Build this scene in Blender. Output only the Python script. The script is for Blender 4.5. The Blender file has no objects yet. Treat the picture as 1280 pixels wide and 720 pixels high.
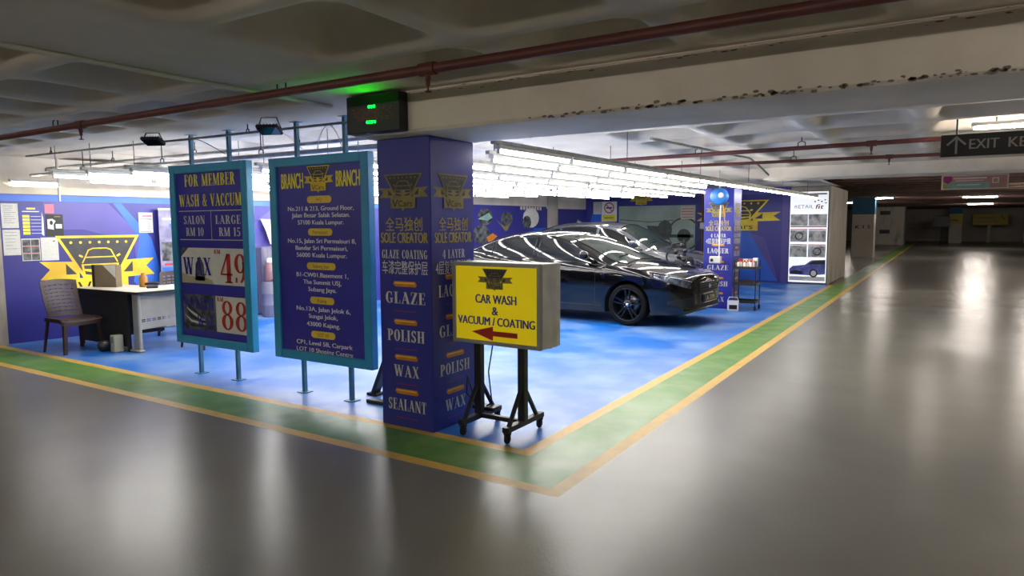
import bpy, math, random
from mathutils import Vector, Matrix

random.seed(7)
SC = bpy.context.scene
COL = SC.collection
PI = math.pi

# ------------------------------------------------------------------ camera
cam_data = bpy.data.cameras.new('camera')
cam = bpy.data.objects.new('camera', cam_data)
COL.objects.link(cam)
SC.camera = cam
cam_data.sensor_width = 36.0
cam_data.lens = 36.0 * 853.93 / 1280.0
cam_data.clip_end = 200
def cam_matrix(yaw, pitch, roll, loc):
    cy, sy = math.cos(yaw), math.sin(yaw)
    f0 = Vector((-sy, cy, 0)); r0 = Vector((cy, sy, 0)); u0 = Vector((0, 0, 1))
    f = f0 * math.cos(pitch) - u0 * math.sin(pitch)
    u = u0 * math.cos(pitch) + f0 * math.sin(pitch)
    r = r0 * math.cos(roll) + u * math.sin(roll)
    u2 = u * math.cos(roll) - r0 * math.sin(roll)
    m = Matrix((r, u2, -f)).transposed().to_4x4()
    m.translation = loc
    return m
cam.matrix_world = cam_matrix(math.radians(32.2803), math.radians(5.3091), math.radians(-0.2851), Vector((3.2592, -4.0243, 1.6)))

# ------------------------------------------------------------------ light levels
TUBE_BAY = 26.0        # emission of the tubes over the wash bay
TUBE_AISLE = 95.0      # emission of the tubes over the driving aisle
WORLD = 0.03
SC.view_settings.view_transform = 'Standard'
SC.view_settings.look = 'None'
SC.view_settings.gamma = 1
SC.view_settings.use_curve_mapping = False
SC.view_settings.exposure = 0.9
w = bpy.data.worlds.new('world'); SC.world = w
w.use_nodes = True
w.node_tree.nodes['Background'].inputs[0].default_value = (0.9, 0.92, 1, 1)
w.node_tree.nodes['Background'].inputs[1].default_value = WORLD

# ------------------------------------------------------------------ materials
def lin(h):
    if isinstance(h, str):
        h = h.lstrip('#'); c = [int(h[i:i + 2], 16) / 255 for i in (0, 2, 4)]
    else:
        c = [v / 255 for v in h]
    return [v / 12.92 if v <= 0.04045 else ((v + 0.055) / 1.055) ** 2.4 for v in c]
MATS = {}
def mat(name, col, rough=0.6, metal=0.0, col2=None, scale=6.0, lo=0.4, hi=0.65, bump=0.0, bscale=60, emit=0.0, coat=0.0, spec=0.5, rvar=0.0, stretch=None, detail=5):
    if name in MATS: return MATS[name]
    m = bpy.data.materials.new(name); m.use_nodes = True
    nt = m.node_tree; b = nt.nodes['Principled BSDF']
    c = lin(col)
    b.inputs['Base Color'].default_value = (*c, 1)
    b.inputs['Roughness'].default_value = rough
    b.inputs['Metallic'].default_value = metal
    b.inputs['Specular IOR Level'].default_value = spec
    if coat: b.inputs['Coat Weight'].default_value = coat; b.inputs['Coat Roughness'].default_value = 0.03
    if emit:
        b.inputs['Emission Color'].default_value = (*c, 1); b.inputs['Emission Strength'].default_value = emit
    tc = nt.nodes.new('ShaderNodeTexCoord'); mp = nt.nodes.new('ShaderNodeMapping')
    nt.links.new(tc.outputs['Object'], mp.inputs['Vector'])
    if stretch: mp.inputs['Scale'].default_value = stretch
    nz = nt.nodes.new('ShaderNodeTexNoise'); nz.inputs['Scale'].default_value = scale; nz.inputs['Detail'].default_value = detail
    nt.links.new(mp.outputs[0], nz.inputs['Vector'])
    if col2 is None: c2 = [v * 0.9 for v in c]
    else: c2 = lin(col2)
    rp = nt.nodes.new('ShaderNodeValToRGB')
    rp.color_ramp.elements[0].position = lo; rp.color_ramp.elements[1].position = hi
    rp.color_ramp.elements[0].color = (*c, 1); rp.color_ramp.elements[1].color = (*c2, 1)
    nt.links.new(nz.outputs['Fac'], rp.inputs['Fac'])
    nt.links.new(rp.outputs[0], b.inputs['Base Color'])
    if rvar:
        mr = nt.nodes.new('ShaderNodeMapRange'); mr.inputs['To Min'].default_value = rough - rvar; mr.inputs['To Max'].default_value = rough + rvar
        mr.inputs['From Min'].default_value = 0.3; mr.inputs['From Max'].default_value = 0.7
        n2 = nt.nodes.new('ShaderNodeTexNoise'); n2.inputs['Scale'].default_value = scale * 0.7; n2.inputs['Detail'].default_value = 4
        nt.links.new(mp.outputs[0], n2.inputs['Vector']); nt.links.new(n2.outputs['Fac'], mr.inputs['Value'])
        nt.links.new(mr.outputs[0], b.inputs['Roughness'])
    if bump:
        n3 = nt.nodes.new('ShaderNodeTexNoise'); n3.inputs['Scale'].default_value = bscale; n3.inputs['Detail'].default_value = 3
        nt.links.new(mp.outputs[0], n3.inputs['Vector'])
        bp = nt.nodes.new('ShaderNodeBump'); bp.inputs['Strength'].default_value = bump; bp.inputs['Distance'].default_value = 0.01
        nt.links.new(n3.outputs['Fac'], bp.inputs['Height']); nt.links.new(bp.outputs[0], b.inputs['Normal'])
    MATS[name] = m
    return m
def glow(name, col, strength):
    if name in MATS: return MATS[name]
    m = bpy.data.materials.new(name); m.use_nodes = True
    nt = m.node_tree; nt.nodes.remove(nt.nodes['Principled BSDF'])
    e = nt.nodes.new('ShaderNodeEmission'); e.inputs[0].default_value = (*lin(col), 1); e.inputs[1].default_value = strength
    nt.links.new(e.outputs[0], nt.nodes['Material Output'].inputs[0])
    MATS[name] = m
    return m

M_GREY = mat('grey_epoxy_floor', '#7f7d75', 0.27, col2='#74726a', scale=0.9, lo=.3, hi=.75, spec=0.36, detail=6, bump=0.07, bscale=55)
M_BLUE = mat('blue_epoxy_floor', '#2272d2', 0.34, col2='#8fb0dc', scale=1.2, lo=0.42, hi=0.76, bump=0.03, bscale=20)
M_GREEN = mat('green_floor_paint', '#578a2e', 0.36, col2='#7a9c50', scale=3.0, lo=0.45, hi=0.7, rvar=0.08, bump=0.05, bscale=40)
M_YEL = mat('yellow_line_paint', '#d8ae44', 0.42, col2='#c9a552', scale=8, lo=0.45, hi=0.7)
M_CEIL = mat('ceiling_concrete', '#d6cec2', 0.85, col2='#c0b8ac', scale=1.2, lo=0.4, hi=0.7, bump=0.1, bscale=15)
M_BEAM = mat('beam_concrete', '#e9e1d6', 0.8, col2='#cfc7bc', scale=1.7, lo=0.45, hi=0.75, bump=0.2, bscale=12)
M_CHIP = mat('chipped_edge', '#7d746a', 0.9)
M_BROWN = mat('brown_rib', '#7a5f56', 0.8, col2='#664f48', scale=1.5)
M_FARWALL = mat('far_wall', '#bdb7ae', 0.8, col2='#a8a299', scale=0.6)
M_CONC = mat('white_concrete', '#b9b2a8', 0.8, col2='#857e76', scale=3.0, lo=0.5, hi=0.75, stretch=(1, 1, 0.25), bump=0.2, bscale=10)
M_WALLBLUE = mat('blue_printed_wall', '#383891', 0.42, col2='#2f2f86', scale=0.5)
M_WALLLIGHT = mat('light_blue_print', '#2f6fdc', 0.42, col2='#2660cc', scale=0.8)
M_WALLMID = mat('violet_print', '#544fa2', 0.42, col2='#4b4698', scale=0.8)
M_CREAM = mat('cream_strip', '#d8d0bc', 0.6)
M_CLAD = mat('navy_cladding', '#3238a0', 0.38, col2='#2d3292', scale=1.0, spec=0.45)
M_NAVY = mat('navy_board', '#3733ae', 0.4, col2='#322e9e', scale=1.5)
M_TEAL = mat('teal_frame', '#33a0cc', 0.4, col2='#2e94be', scale=3)
M_STEEL = mat('blue_grey_steel', '#4a7f9c', 0.45, col2='#3f6f8a')
M_WHITE = mat('white_print', '#fafafa', 0.5)
M_PALE = mat('pale_print', '#e2e2de', 0.5, col2='#d8d8d2')
M_PAPER = mat('paper', '#d9d9d6', 0.7, col2='#cfcfcc', scale=30)
M_INK = mat('grey_ink', '#8d8d90', 0.7)
M_YTXT = mat('yellow_print', '#fff23a', 0.45, col2='#f4e632')
M_GOLD = mat('gold_print', '#8f8348', 0.45, col2='#7d713c', scale=12)
M_GOLDT = mat('gold_lettering', '#c0b04a', 0.45, col2='#b0a042', scale=12)
M_LOGOY = mat('logo_yellow', '#efd92a', 0.45, col2='#dcb42c', scale=3)
M_LOGOD = mat('logo_dark', '#3b3b40', 0.5, col2='#333338', scale=10)
M_ORANGE = mat('orange_bar', '#e08a2c', 0.45, col2='#c87422', scale=10)
M_BLACK = mat('black_print', '#14141a', 0.5)
M_RED = mat('red_print', '#c22a22', 0.45, col2='#b02620')
M_PILL = mat('yellow_pill', '#f6d84c', 0.45, col2='#ecca42')
M_PILLT = mat('pill_lettering', '#9a6a1c', 0.5)
M_SIGNY = mat('yellow_acrylic', '#f2d813', 0.3, col2='#ead010', scale=2, emit=0.16)
M_ALU = mat('aluminium', '#a8a8a6', 0.42, metal=0.2, col2='#999996', scale=5, bump=0.05, bscale=20)
M_SHEET = mat('worn_grey_sheet', '#e4e4e0', 0.5, metal=0.0, col2='#d0d0cc', scale=6, bump=0.3, bscale=8)
M_BSTEEL = mat('black_steel', '#1f2126', 0.45, col2='#191a1e')
M_RUBBER = mat('black_rubber', '#141416', 0.7)
M_PIPE = mat('maroon_pipe', '#63322e', 0.5, col2='#552a27', scale=6)
M_GALV = mat('galvanised', '#a8aaa6', 0.5, metal=0.4, col2='#90928e', scale=8)
M_CABLE = mat('pale_cable', '#cfcdc4', 0.6)
M_HOUSE = mat('lamp_housing', '#d6d6d2', 0.5)
M_TUBE = glow('tube_glow', '#fffbf4', TUBE_BAY)
M_TUBEA = glow('aisle_tube_glow', '#fff4e4', TUBE_AISLE)
M_TUBEF = glow('far_tube_glow', '#fff4e8', 120.0)
M_GREENLED = glow('green_led', '#00ff08', 130.0)
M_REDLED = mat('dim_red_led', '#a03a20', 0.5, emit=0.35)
M_PLASTIC = mat('brown_plastic', '#38221f', 0.42, col2='#301d1c', scale=5)
M_DESK = mat('grey_desk_metal', '#a6a49a', 0.5, col2='#9c9a90', scale=4)
M_DESKTOP = mat('pale_desk_top', '#c9c4b6', 0.4, col2='#bdb8aa', scale=3)
M_DARKPANEL = mat('dark_desk_panel', '#1a1a1c', 0.6)
M_PAINT = mat('black_car_paint', '#040508', 0.1, coat=0.6, spec=0.3)
M_PAINT2 = mat('dark_grey_car_paint', '#4b4e57', 0.2, coat=1.0, spec=0.6)
M_GLASS = mat('dark_car_glass', '#0d1114', 0.05, spec=0.8)
M_SCREEN = mat('windscreen_glass', '#26312f', 0.04, spec=0.9)
M_CHROME = mat('chrome', '#c9ccd0', 0.12, metal=1.0)
M_LAMP = mat('headlamp_glass', '#4d525a', 0.08, spec=0.9, col2='#1c1f24', scale=14)
M_TRIMD = mat('dark_chrome_trim', '#3a3c40', 0.2, metal=0.9)
M_RIM = mat('dark_alloy', '#25272c', 0.3, metal=0.8)
M_DISC = mat('brake_disc', '#74767a', 0.35, metal=1.0)
M_TYRE = mat('tyre', '#0a0a0b', 0.75, spec=0.2)
M_PINK = mat('pink_note', '#d77e96', 0.6)
M_REEL = mat('blue_reel', '#2f7fd8', 0.35, col2='#2a72c6')
M_BEIGE = mat('beige_plastic', '#bdb79a', 0.5)
M_EXIT = mat('exit_sign_grey', '#2b2928', 0.5)
M_EXITT = mat('exit_lettering', '#98938c', 0.5)
M_PHOTOG = mat('photo_grey', '#6f7376', 0.4, col2='#22252a', scale=9, lo=0.38, hi=0.62)
M_PHOTOB = mat('photo_blue_car', '#4a55b4', 0.4, col2='#23285e', scale=6)
M_PHOTOGR = mat('photo_green_grey', '#a9bcae', 0.4, col2='#8ba090', scale=1.2)
M_PHOTOD = mat('photo_dark_green', '#4d5c4e', 0.4, col2='#3a463c', scale=5)
M_CARDBOARD = mat('brown_board', '#7d6f5c', 0.6, col2='#716450', scale=4)
M_PURPLE = mat('mauve_poster', '#8f8ba8', 0.5, col2='#6d6a8c', scale=5, lo=0.4, hi=0.6)
M_BLUEGREY = mat('far_column_blue', '#2f5f82', 0.7)
M_FARYEL = mat('far_yellow', '#b5a035', 0.6)
M_MAGENTA = mat('magenta_print', '#a8307a', 0.5)
M_AQUA = mat('aqua_print', '#7fb0a4', 0.5, col2='#a8c0b8', scale=4)
M_LIME = mat('lime_print', '#b5b53a', 0.5)
M_SALMON = mat('salmon_print', '#c48f8a', 0.5, col2='#b58a8a', scale=4)
M_HIVIS = mat('yellow_green_plastic', '#c9dc2a', 0.5)
M_LOCKER = mat('grey_lilac_panel', '#7c7a90', 0.5, col2='#6c6a80', scale=5, stretch=(4, 4, 0.3))

# ------------------------------------------------------------------ mesh builder
class MB:
    def __init__(self):
        self.v = []; self.f = []; self.mi = []; self.mats = []; self.sm = []
    def _m(self, m):
        if m not in self.mats: self.mats.append(m)
        return self.mats.index(m)
    def face(self, pts, m, smooth=False):
        n = len(self.v); self.v += [tuple(p) for p in pts]; self.f.append(list(range(n, n + len(pts)))); self.mi.append(self._m(m)); self.sm.append(smooth)
    def grid(self, rows, m, smooth=True, closeu=False, flip=False):
        n = len(self.v); R = len(rows); Cn = len(rows[0]); mi = self._m(m)
        for r in rows: self.v += [tuple(p) for p in r]
        for i in range(R - 1):
            for j in range(Cn if closeu else Cn - 1):
                j2 = (j + 1) % Cn
                q = [n + i * Cn + j, n + i * Cn + j2, n + (i + 1) * Cn + j2, n + (i + 1) * Cn + j]
                if flip: q.reverse()
                self.f.append(q); self.mi.append(mi); self.sm.append(smooth)
    def box(self, x0, y0, z0, x1, y1, z1, m, M=None, bev=0.0):
        if bev > 0:
            return self.rbox(x0, y0, z0, x1, y1, z1, m, bev, M)
        P = [Vector((x, y, z)) for z in (z0, z1) for y in (y0, y1) for x in (x0, x1)]
        if M is not None: P = [M @ p for p in P]
        n = len(self.v); self.v += [tuple(p) for p in P]; mi = self._m(m)
        for q in ((0, 2, 3, 1), (4, 5, 7, 6), (0, 1, 5, 4), (2, 6, 7, 3), (0, 4, 6, 2), (1, 3, 7, 5)):
            self.f.append([n + k for k in q]); self.mi.append(mi); self.sm.append(False)
    def rbox(self, x0, y0, z0, x1, y1, z1, m, b, M=None):
        # box with chamfered edges
        b = min(b, (x1 - x0) / 2.01, (y1 - y0) / 2.01, (z1 - z0) / 2.01)
        xs = (x0, x1); ys = (y0, y1); zs = (z0, z1)
        idx = {}
        n = len(self.v); k = 0; mi = self._m(m)
        for ix in (0, 1):
            for iy in (0, 1):
                for iz in (0, 1):
                    sx, sy, sz = (1 - 2 * ix), (1 - 2 * iy), (1 - 2 * iz)
                    for ax in range(3):
                        p = Vector((xs[ix] + (0 if ax == 0 else sx * b), ys[iy] + (0 if ax == 1 else sy * b), zs[iz] + (0 if ax == 2 else sz * b)))
                        if M is not None: p = M @ p
                        self.v.append(tuple(p)); idx[(ix, iy, iz, ax)] = n + k; k += 1
        def F(q):
            self.f.append(q); self.mi.append(mi); self.sm.append(False)
        for s in (0, 1):
            q = [idx[(s, 0, 0, 0)], idx[(s, 1, 0, 0)], idx[(s, 1, 1, 0)], idx[(s, 0, 1, 0)]]; F(q if s else q[::-1])
            q = [idx[(0, s, 0, 1)], idx[(0, s, 1, 1)], idx[(1, s, 1, 1)], idx[(1, s, 0, 1)]]; F(q if s else q[::-1])
            q = [idx[(0, 0, s, 2)], idx[(1, 0, s, 2)], idx[(1, 1, s, 2)], idx[(0, 1, s, 2)]]; F(q if s else q[::-1])
        for a in (0, 1):
            for c in (0, 1):
                F([idx[(a, c, 0, 0)], idx[(a, c, 1, 0)], idx[(a, c, 1, 1)], idx[(a, c, 0, 1)]])
                F([idx[(a, 0, c, 0)], idx[(a, 1, c, 0)], idx[(a, 1, c, 2)], idx[(a, 0, c, 2)]])
                F([idx[(0, a, c, 1)], idx[(1, a, c, 1)], idx[(1, a, c, 2)], idx[(0, a, c, 2)]])
                for e in (0, 1):
                    F([idx[(a, c, e, 0)], idx[(a, c, e, 1)], idx[(a, c, e, 2)]])
    def tube(self, pts, r, m, n=8, cap=True, smooth=True):
        pts = [Vector(p) for p in pts]; rows = []
        up = None
        for i, p in enumerate(pts):
            if i == 0: d = pts[1] - p
            elif i == len(pts) - 1: d = p - pts[i - 1]
            else: d = (pts[i + 1] - p).normalized() + (p - pts[i - 1]).normalized()
            d.normalize()
            if up is None:
                up = Vector((0, 0, 1)) if abs(d.z) < 0.9 else Vector((1, 0, 0))
            a = d.cross(up).normalized(); b = a.cross(d).normalized(); up = b
            rr = r[i] if isinstance(r, (list, tuple)) else r
            rows.append([p + (a * math.cos(2 * PI * k / n) + b * math.sin(2 * PI * k / n)) * rr for k in range(n)])
        self.grid(rows, m, smooth, closeu=True)
        if cap:
            self.face(rows[0], m); self.face(rows[-1][::-1], m)
    def lathe(self, prof, c, axis, m, n=24, smooth=True):
        # prof: list of (radius, offset along axis)
        ax = Vector(axis).normalized(); t = Vector((0, 0, 1)) if abs(ax.z) < 0.9 else Vector((1, 0, 0))
        a = ax.cross(t).normalized(); b = ax.cross(a).normalized(); c = Vector(c)
        rows = [[c + ax * o + (a * math.cos(2 * PI * k / n) + b * math.sin(2 * PI * k / n)) * r for k in range(n)] for r, o in prof]
        self.grid(rows, m, smooth, closeu=True)
    def bar(self, p0, p1, wx, wy, m):
        # rectangular bar between two points
        p0, p1 = Vector(p0), Vector(p1); d = (p1 - p0).normalized()
        t = Vector((0, 0, 1)) if abs(d.z) < 0.9 else Vector((1, 0, 0))
        a = d.cross(t).normalized(); b = a.cross(d).normalized()
        rows = [[p + a * sx * wx / 2 + b * sy * wy / 2 for sx, sy in ((-1, -1), (1, -1), (1, 1), (-1, 1))] for p in (p0, p1)]
        self.grid(rows, m, False, closeu=True); self.face(rows[0], m); self.face(rows[1][::-1], m)
    def build(self, name, parent=None, recalc=True):
        me = bpy.data.meshes.new(name)
        me.from_pydata(self.v, [], self.f)
        for m in self.mats: me.materials.append(m)
        me.polygons.foreach_set('material_index', self.mi)
        me.polygons.foreach_set('use_smooth', self.sm)
        if recalc:
            import bmesh
            bm = bmesh.new(); bm.from_mesh(me); bmesh.ops.recalc_face_normals(bm, faces=bm.faces); bm.to_mesh(me); bm.free()
        me.update()
        o = bpy.data.objects.new(name, me); COL.objects.link(o)
        if parent is not None: o.parent = parent
        return o

def thing(name, label, cat, loc=(0, 0, 0), rz=0.0, group=None):
    o = bpy.data.objects.new(name, None); COL.objects.link(o)
    o.empty_display_size = 0.1
    o.location = loc; o.rotation_euler = (0, 0, rz)
    o['label'] = label; o['category'] = cat
    if group: o['group'] = group
    return o
def tag(o, label, cat, group=None):
    o['label'] = label; o['category'] = cat
    if group: o['group'] = group
    return o
def structure(o):
    o['kind'] = 'structure'; return o
def copy_tree(o, parent=None):
    c = o.copy(); COL.objects.link(c)
    if parent is not None: c.parent = parent
    for ch in list(o.children): copy_tree(ch, c)
    return c

# ------------------------------------------------------------------ lettering
class Plane:
    """a printing plane: 2D (u, v) to 3D, raised by k small steps along the normal"""
    def __init__(self, o, u, v, step=0.0012):
        self.o = Vector(o); self.u = Vector(u); self.v = Vector(v); self.n = self.u.cross(self.v).normalized(); self.s = step
    def p(self, x, y, k=1): return self.o + self.u * x + self.v * y + self.n * self.s * k
def poly(mb, pl, pts, m, k=1): mb.face([pl.p(x, y, k) for x, y in pts], m)
def rect(mb, pl, x0, y0, x1, y1, m, k=1): poly(mb, pl, [(x0, y0), (x1, y0), (x1, y1), (x0, y1)], m, k)
def line(mb, pl, pts, wd, m, k=1):
    for (x0, y0), (x1, y1) in zip(pts[:-1], pts[1:]):
        L = math.hypot(x1 - x0, y1 - y0) or 1e-6; nx, ny = -(y1 - y0) / L * wd / 2, (x1 - x0) / L * wd / 2
        ex, ey = (x1 - x0) / L * wd * 0.3, (y1 - y0) / L * wd * 0.3
        poly(mb, pl, [(x0 + nx - ex, y0 + ny - ey), (x0 - nx - ex, y0 - ny - ey), (x1 - nx + ex, y1 - ny + ey), (x1 + nx + ex, y1 + ny + ey)], m, k)
def disc(mb, pl, cx, cy, rx, ry, m, k=1, n=16): poly(mb, pl, [(cx + rx * math.cos(2 * PI * i / n), cy + ry * math.sin(2 * PI * i / n)) for i in range(n)], m, k)
def ringp(mb, pl, cx, cy, r, wd, m, k=1, n=20, a0=0, a1=2 * PI):
    line(mb, pl, [(cx + r * math.cos(a0 + (a1 - a0) * i / n), cy + r * math.sin(a0 + (a1 - a0) * i / n)) for i in range(n + 1)], wd, m, k)

_tc = {}
def sans(s, bold=0.0):
    key = (s, bold)
    if key in _tc: return _tc[key]
    c = bpy.data.curves.new('lettering', 'FONT'); c.body = s; c.offset = bold; c.resolution_u = 3
    o = bpy.data.objects.new('lettering', c); COL.objects.link(o)
    dg = bpy.context.evaluated_depsgraph_get(); me = bpy.data.meshes.new_from_object(o.evaluated_get(dg))
    vs = [(v.co.x, v.co.y) for v in me.vertices]; fs = [list(p.vertices) for p in me.polygons]
    bpy.data.objects.remove(o); bpy.data.curves.remove(c); bpy.data.meshes.remove(me)
    _tc[key] = (vs, fs); return vs, fs

# a condensed, high-contrast serif alphabet drawn as overlapping strokes on a unit cap height
def _serif():
    G = {}
    T, t = 0.17, 0.05
    def R(x0, y0, x1, y1): return [(x0, y0), (x1, y0), (x1, y1), (x0, y1)]
    def stem(x, y0=0, y1=1, w=T, b=True, tp=True):
        o = [R(x - w / 2, y0, x + w / 2, y1)]
        if b: o.append(R(x - w / 2 - .07, y0, x + w / 2 + .07, y0 + .045))
        if tp: o.append(R(x - w / 2 - .07, y1 - .045, x + w / 2 + .07, y1))
        return o
    def dg(x0, y0, x1, y1, w): return [[(x0 - w / 2, y0), (x0 + w / 2, y0), (x1 + w / 2, y1), (x1 - w / 2, y1)]]
    def foot(x, y, w=.24): return [R(x - w / 2, y, x + w / 2, y + .045)]
    def arc(cx, cy, rx, ry, a0, a1, wx, wy, n=12):
        o = []
        for i in range(n):
            A = [math.radians(a0 + (a1 - a0) * (i + d) / n) for d in (0, 1)]
            o.append([(cx + rx * math.cos(A[0]), cy + ry * math.sin(A[0])), (cx + rx * math.cos(A[1]), cy + ry * math.sin(A[1])),
                      (cx + (rx - wx) * math.cos(A[1]), cy + (ry - wy) * math.sin(A[1])), (cx + (rx - wx) * math.cos(A[0]), cy + (ry - wy) * math.sin(A[0]))])
        return o
    G['A'] = (.66, dg(.1, 0, .33, 1, .06) + dg(.54, 0, .31, 1, .17) + [R(.17, .3, .47, .35)] + foot(.1, 0, .2) + foot(.54, 0, .26))
    G['B'] = (.58, stem(.17) + arc(.27, .745, .24, .255, -90, 90, .15, .05) + arc(.27, .255, .28, .27, -90, 90, .16, .05) + [R(.2, .955, .3, 1), R(.2, .49, .3, .53), R(.2, 0, .3, .045)])
    G['C'] = (.58, arc(.32, .5, .27, .51, 50, 310, .17, .05) + [R(.46, .66, .52, .97), R(.46, .05, .52, .3)])
    G['E'] = (.54, stem(.17) + [R(.2, .955, .48, 1), R(.2, 0, .5, .045), R(.2, .49, .4, .535), R(.44, .74, .48, 1), R(.46, 0, .5, .26), R(.37, .4, .41, .63)])
    G['F'] = (.52, stem(.17) + [R(.2, .955, .48, 1), R(.2, .48, .4, .525), R(.44, .72, .48, 1), R(.37, .38, .41, .62)])
    G['G'] = (.64, arc(.32, .5, .27, .51, 50, 300, .17, .05) + [R(.46, .68, .52, .97), R(.42, .05, .56, .42), R(.36, .4, .62, .445)])
    G['H'] = (.7, stem(.17) + stem(.53) + [R(.2, .48, .5, .525)])
    G['I'] = (.32, stem(.16))
    G['L'] = (.52, stem(.17) + [R(.2, 0, .48, .045), R(.44, 0, .48, .3)])
    G['M'] = (.84, stem(.12, w=.06) + stem(.68) + dg(.16, 1, .38, .02, .15) + dg(.4, .02, .62, 1, .06))
    G['N'] = (.68, stem(.12, w=.06) + stem(.56, w=.06, b=False) + dg(.16, 1, .54, 0, .17))
    G['O'] = (.62, arc(.31, .5, .27, .51, 0, 360, .17, .05, 24))
    G['P'] = (.56, stem(.17) + arc(.27, .72, .26, .28, -90, 90, .16, .05) + [R(.2, .955, .3, 1), R(.2, .44, .3, .485)])
    G['Q'] = (.62, arc(.31, .5, .27, .51, 0, 360, .17, .05, 24) + dg(.3, .08, .52, -.17, .12))
    G['R'] = (.64, stem(.17) + arc(.27, .745, .24, .255, -90, 90, .15, .05) + [R(.2, .955, .3, 1), R(.2, .49, .3, .535)] + dg(.36, .5, .52, 0, .16) + foot(.56, 0, .16))
    G['S'] = (.52, arc(.26, .745, .2, .265, 20, 270, .14, .06) + arc(.26, .265, .21, .275, -160, 90, .15, .06) + dg(.2, .6, .32, .4, .17) + [R(.41, .7, .46, .98), R(.06, .02, .11, .3)])
    G['T'] = (.58, stem(.29, tp=False) + [R(.05, .955, .53, 1), R(.05, .72, .09, 1), R(.49, .72, .53, 1)])
    G['U'] = (.66, stem(.16, .28, 1, b=False) + stem(.53, .28, 1, w=.06, b=False) + arc(.32, .3, .245, .32, 180, 360, .12, .06))
    G['V'] = (.64, dg(.12, 1, .33, 0, .17) + dg(.52, 1, .33, 0, .06) + foot(.12, .955, .26) + foot(.52, .955, .2))
    G['W'] = (.92, dg(.12, 1, .29, 0, .16) + dg(.45, 1, .29, 0, .06) + dg(.43, 1, .62, 0, .16) + dg(.8, 1, .62, 0, .06) + foot(.12, .955, .25) + foot(.43, .955, .25) + foot(.8, .955, .2))
    G['X'] = (.64, dg(.14, 1, .5, 0, .18) + dg(.5, 1, .13, 0, .06) + foot(.14, .955, .26) + foot(.5, .955, .2) + foot(.13, 0, .2) + foot(.5, 0, .26))
    G['Y'] = (.62, dg(.12, 1, .31, .45, .17) + dg(.5, 1, .31, .45, .06) + stem(.31, 0, .5, tp=False) + foot(.12, .955, .26) + foot(.5, .955, .2))
    G['Z'] = (.56, dg(.44, .97, .12, .03, .18) + [R(.06, .955, .5, 1), R(.06, 0, .5, .045), R(.06, .72, .1, 1), R(.46, 0, .5, .28)])
    G['&'] = (.72, arc(.3, .77, .17, .24, 0, 360, .1, .05, 16) + arc(.27, .27, .23, .28, 60, 330, .13, .06) + dg(.2, .72, .54, 0, .15) + dg(.44, .1, .6, .5, .06) + foot(.6, .46, .2) + foot(.56, 0, .2))
    G['0'] = (.54, arc(.27, .5, .23, .51, 0, 360, .14, .05, 24))
    G['1'] = (.36, stem(.18, tp=False) + dg(.06, .84, .16, 1, .1))
    G['4'] = (.58, stem(.39, tp=False) + dg(.06, .3, .36, 1, .07) + [R(.04, .26, .55, .32)])
    G['5'] = (.52, [R(.1, .955, .44, 1), R(.1, .5, .15, 1), R(.1, .86, .44, 1)] + arc(.24, .31, .24, .32, -150, 125, .15, .06))
    G['8'] = (.54, arc(.27, .76, .21, .25, 0, 360, .12, .05, 20) + arc(.27, .27, .24, .28, 0, 360, .14, .05, 20))
    G['9'] = (.54, arc(.27, .68, .24, .33, 0, 360, .14, .05, 20) + arc(.22, .5, .29, .5, -75, 30, .14, .06) + [R(.06, .03, .14, .2)])
    G[' '] = (.34, [])
    return G
SERIF = _serif()
def serif(s):
    x = 0; vs = []; fs = []
    for ch in s:
        w_, ps = SERIF[ch]
        for p in ps:
            fs.append(list(range(len(vs), len(vs) + len(p)))); vs += [(a + x, b) for a, b in p]
        x += w_ + .03
    return vs, fs
def text(mb, pl, s, cx, cy, h, m, wd=None, font='sans', bold=0.02, k=2, slant=0.0):
    """cap height h, total width wd, centred on (cx, cy)"""
    if font == 'serif': vs, fs = serif(s); cap = 1.0
    else: vs, fs = sans(s, 0.0); cap = 0.735
    x0 = min(v[0] for v in vs); x1 = max(v[0] for v in vs)
    sy = h / cap; sx = (wd / (x1 - x0)) if wd else sy
    mi = mb._m(m)
    # heavier weights: the same glyphs laid down again slightly to either side
    for i_, dx in enumerate((0,) if font == 'serif' or bold <= 0 else (-bold * .9, 0, bold * .9)):
        n = len(mb.v)
        for (x, y) in vs:
            u = (x + dx - (x0 + x1) / 2) * sx; q = y * sy - h / 2
            mb.v.append(tuple(pl.p(cx + u + q * slant, cy + q, k + i_ * .08)))
        for f in fs:
            mb.f.append([n + i for i in f]); mb.mi.append(mi); mb.sm.append(False)

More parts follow.
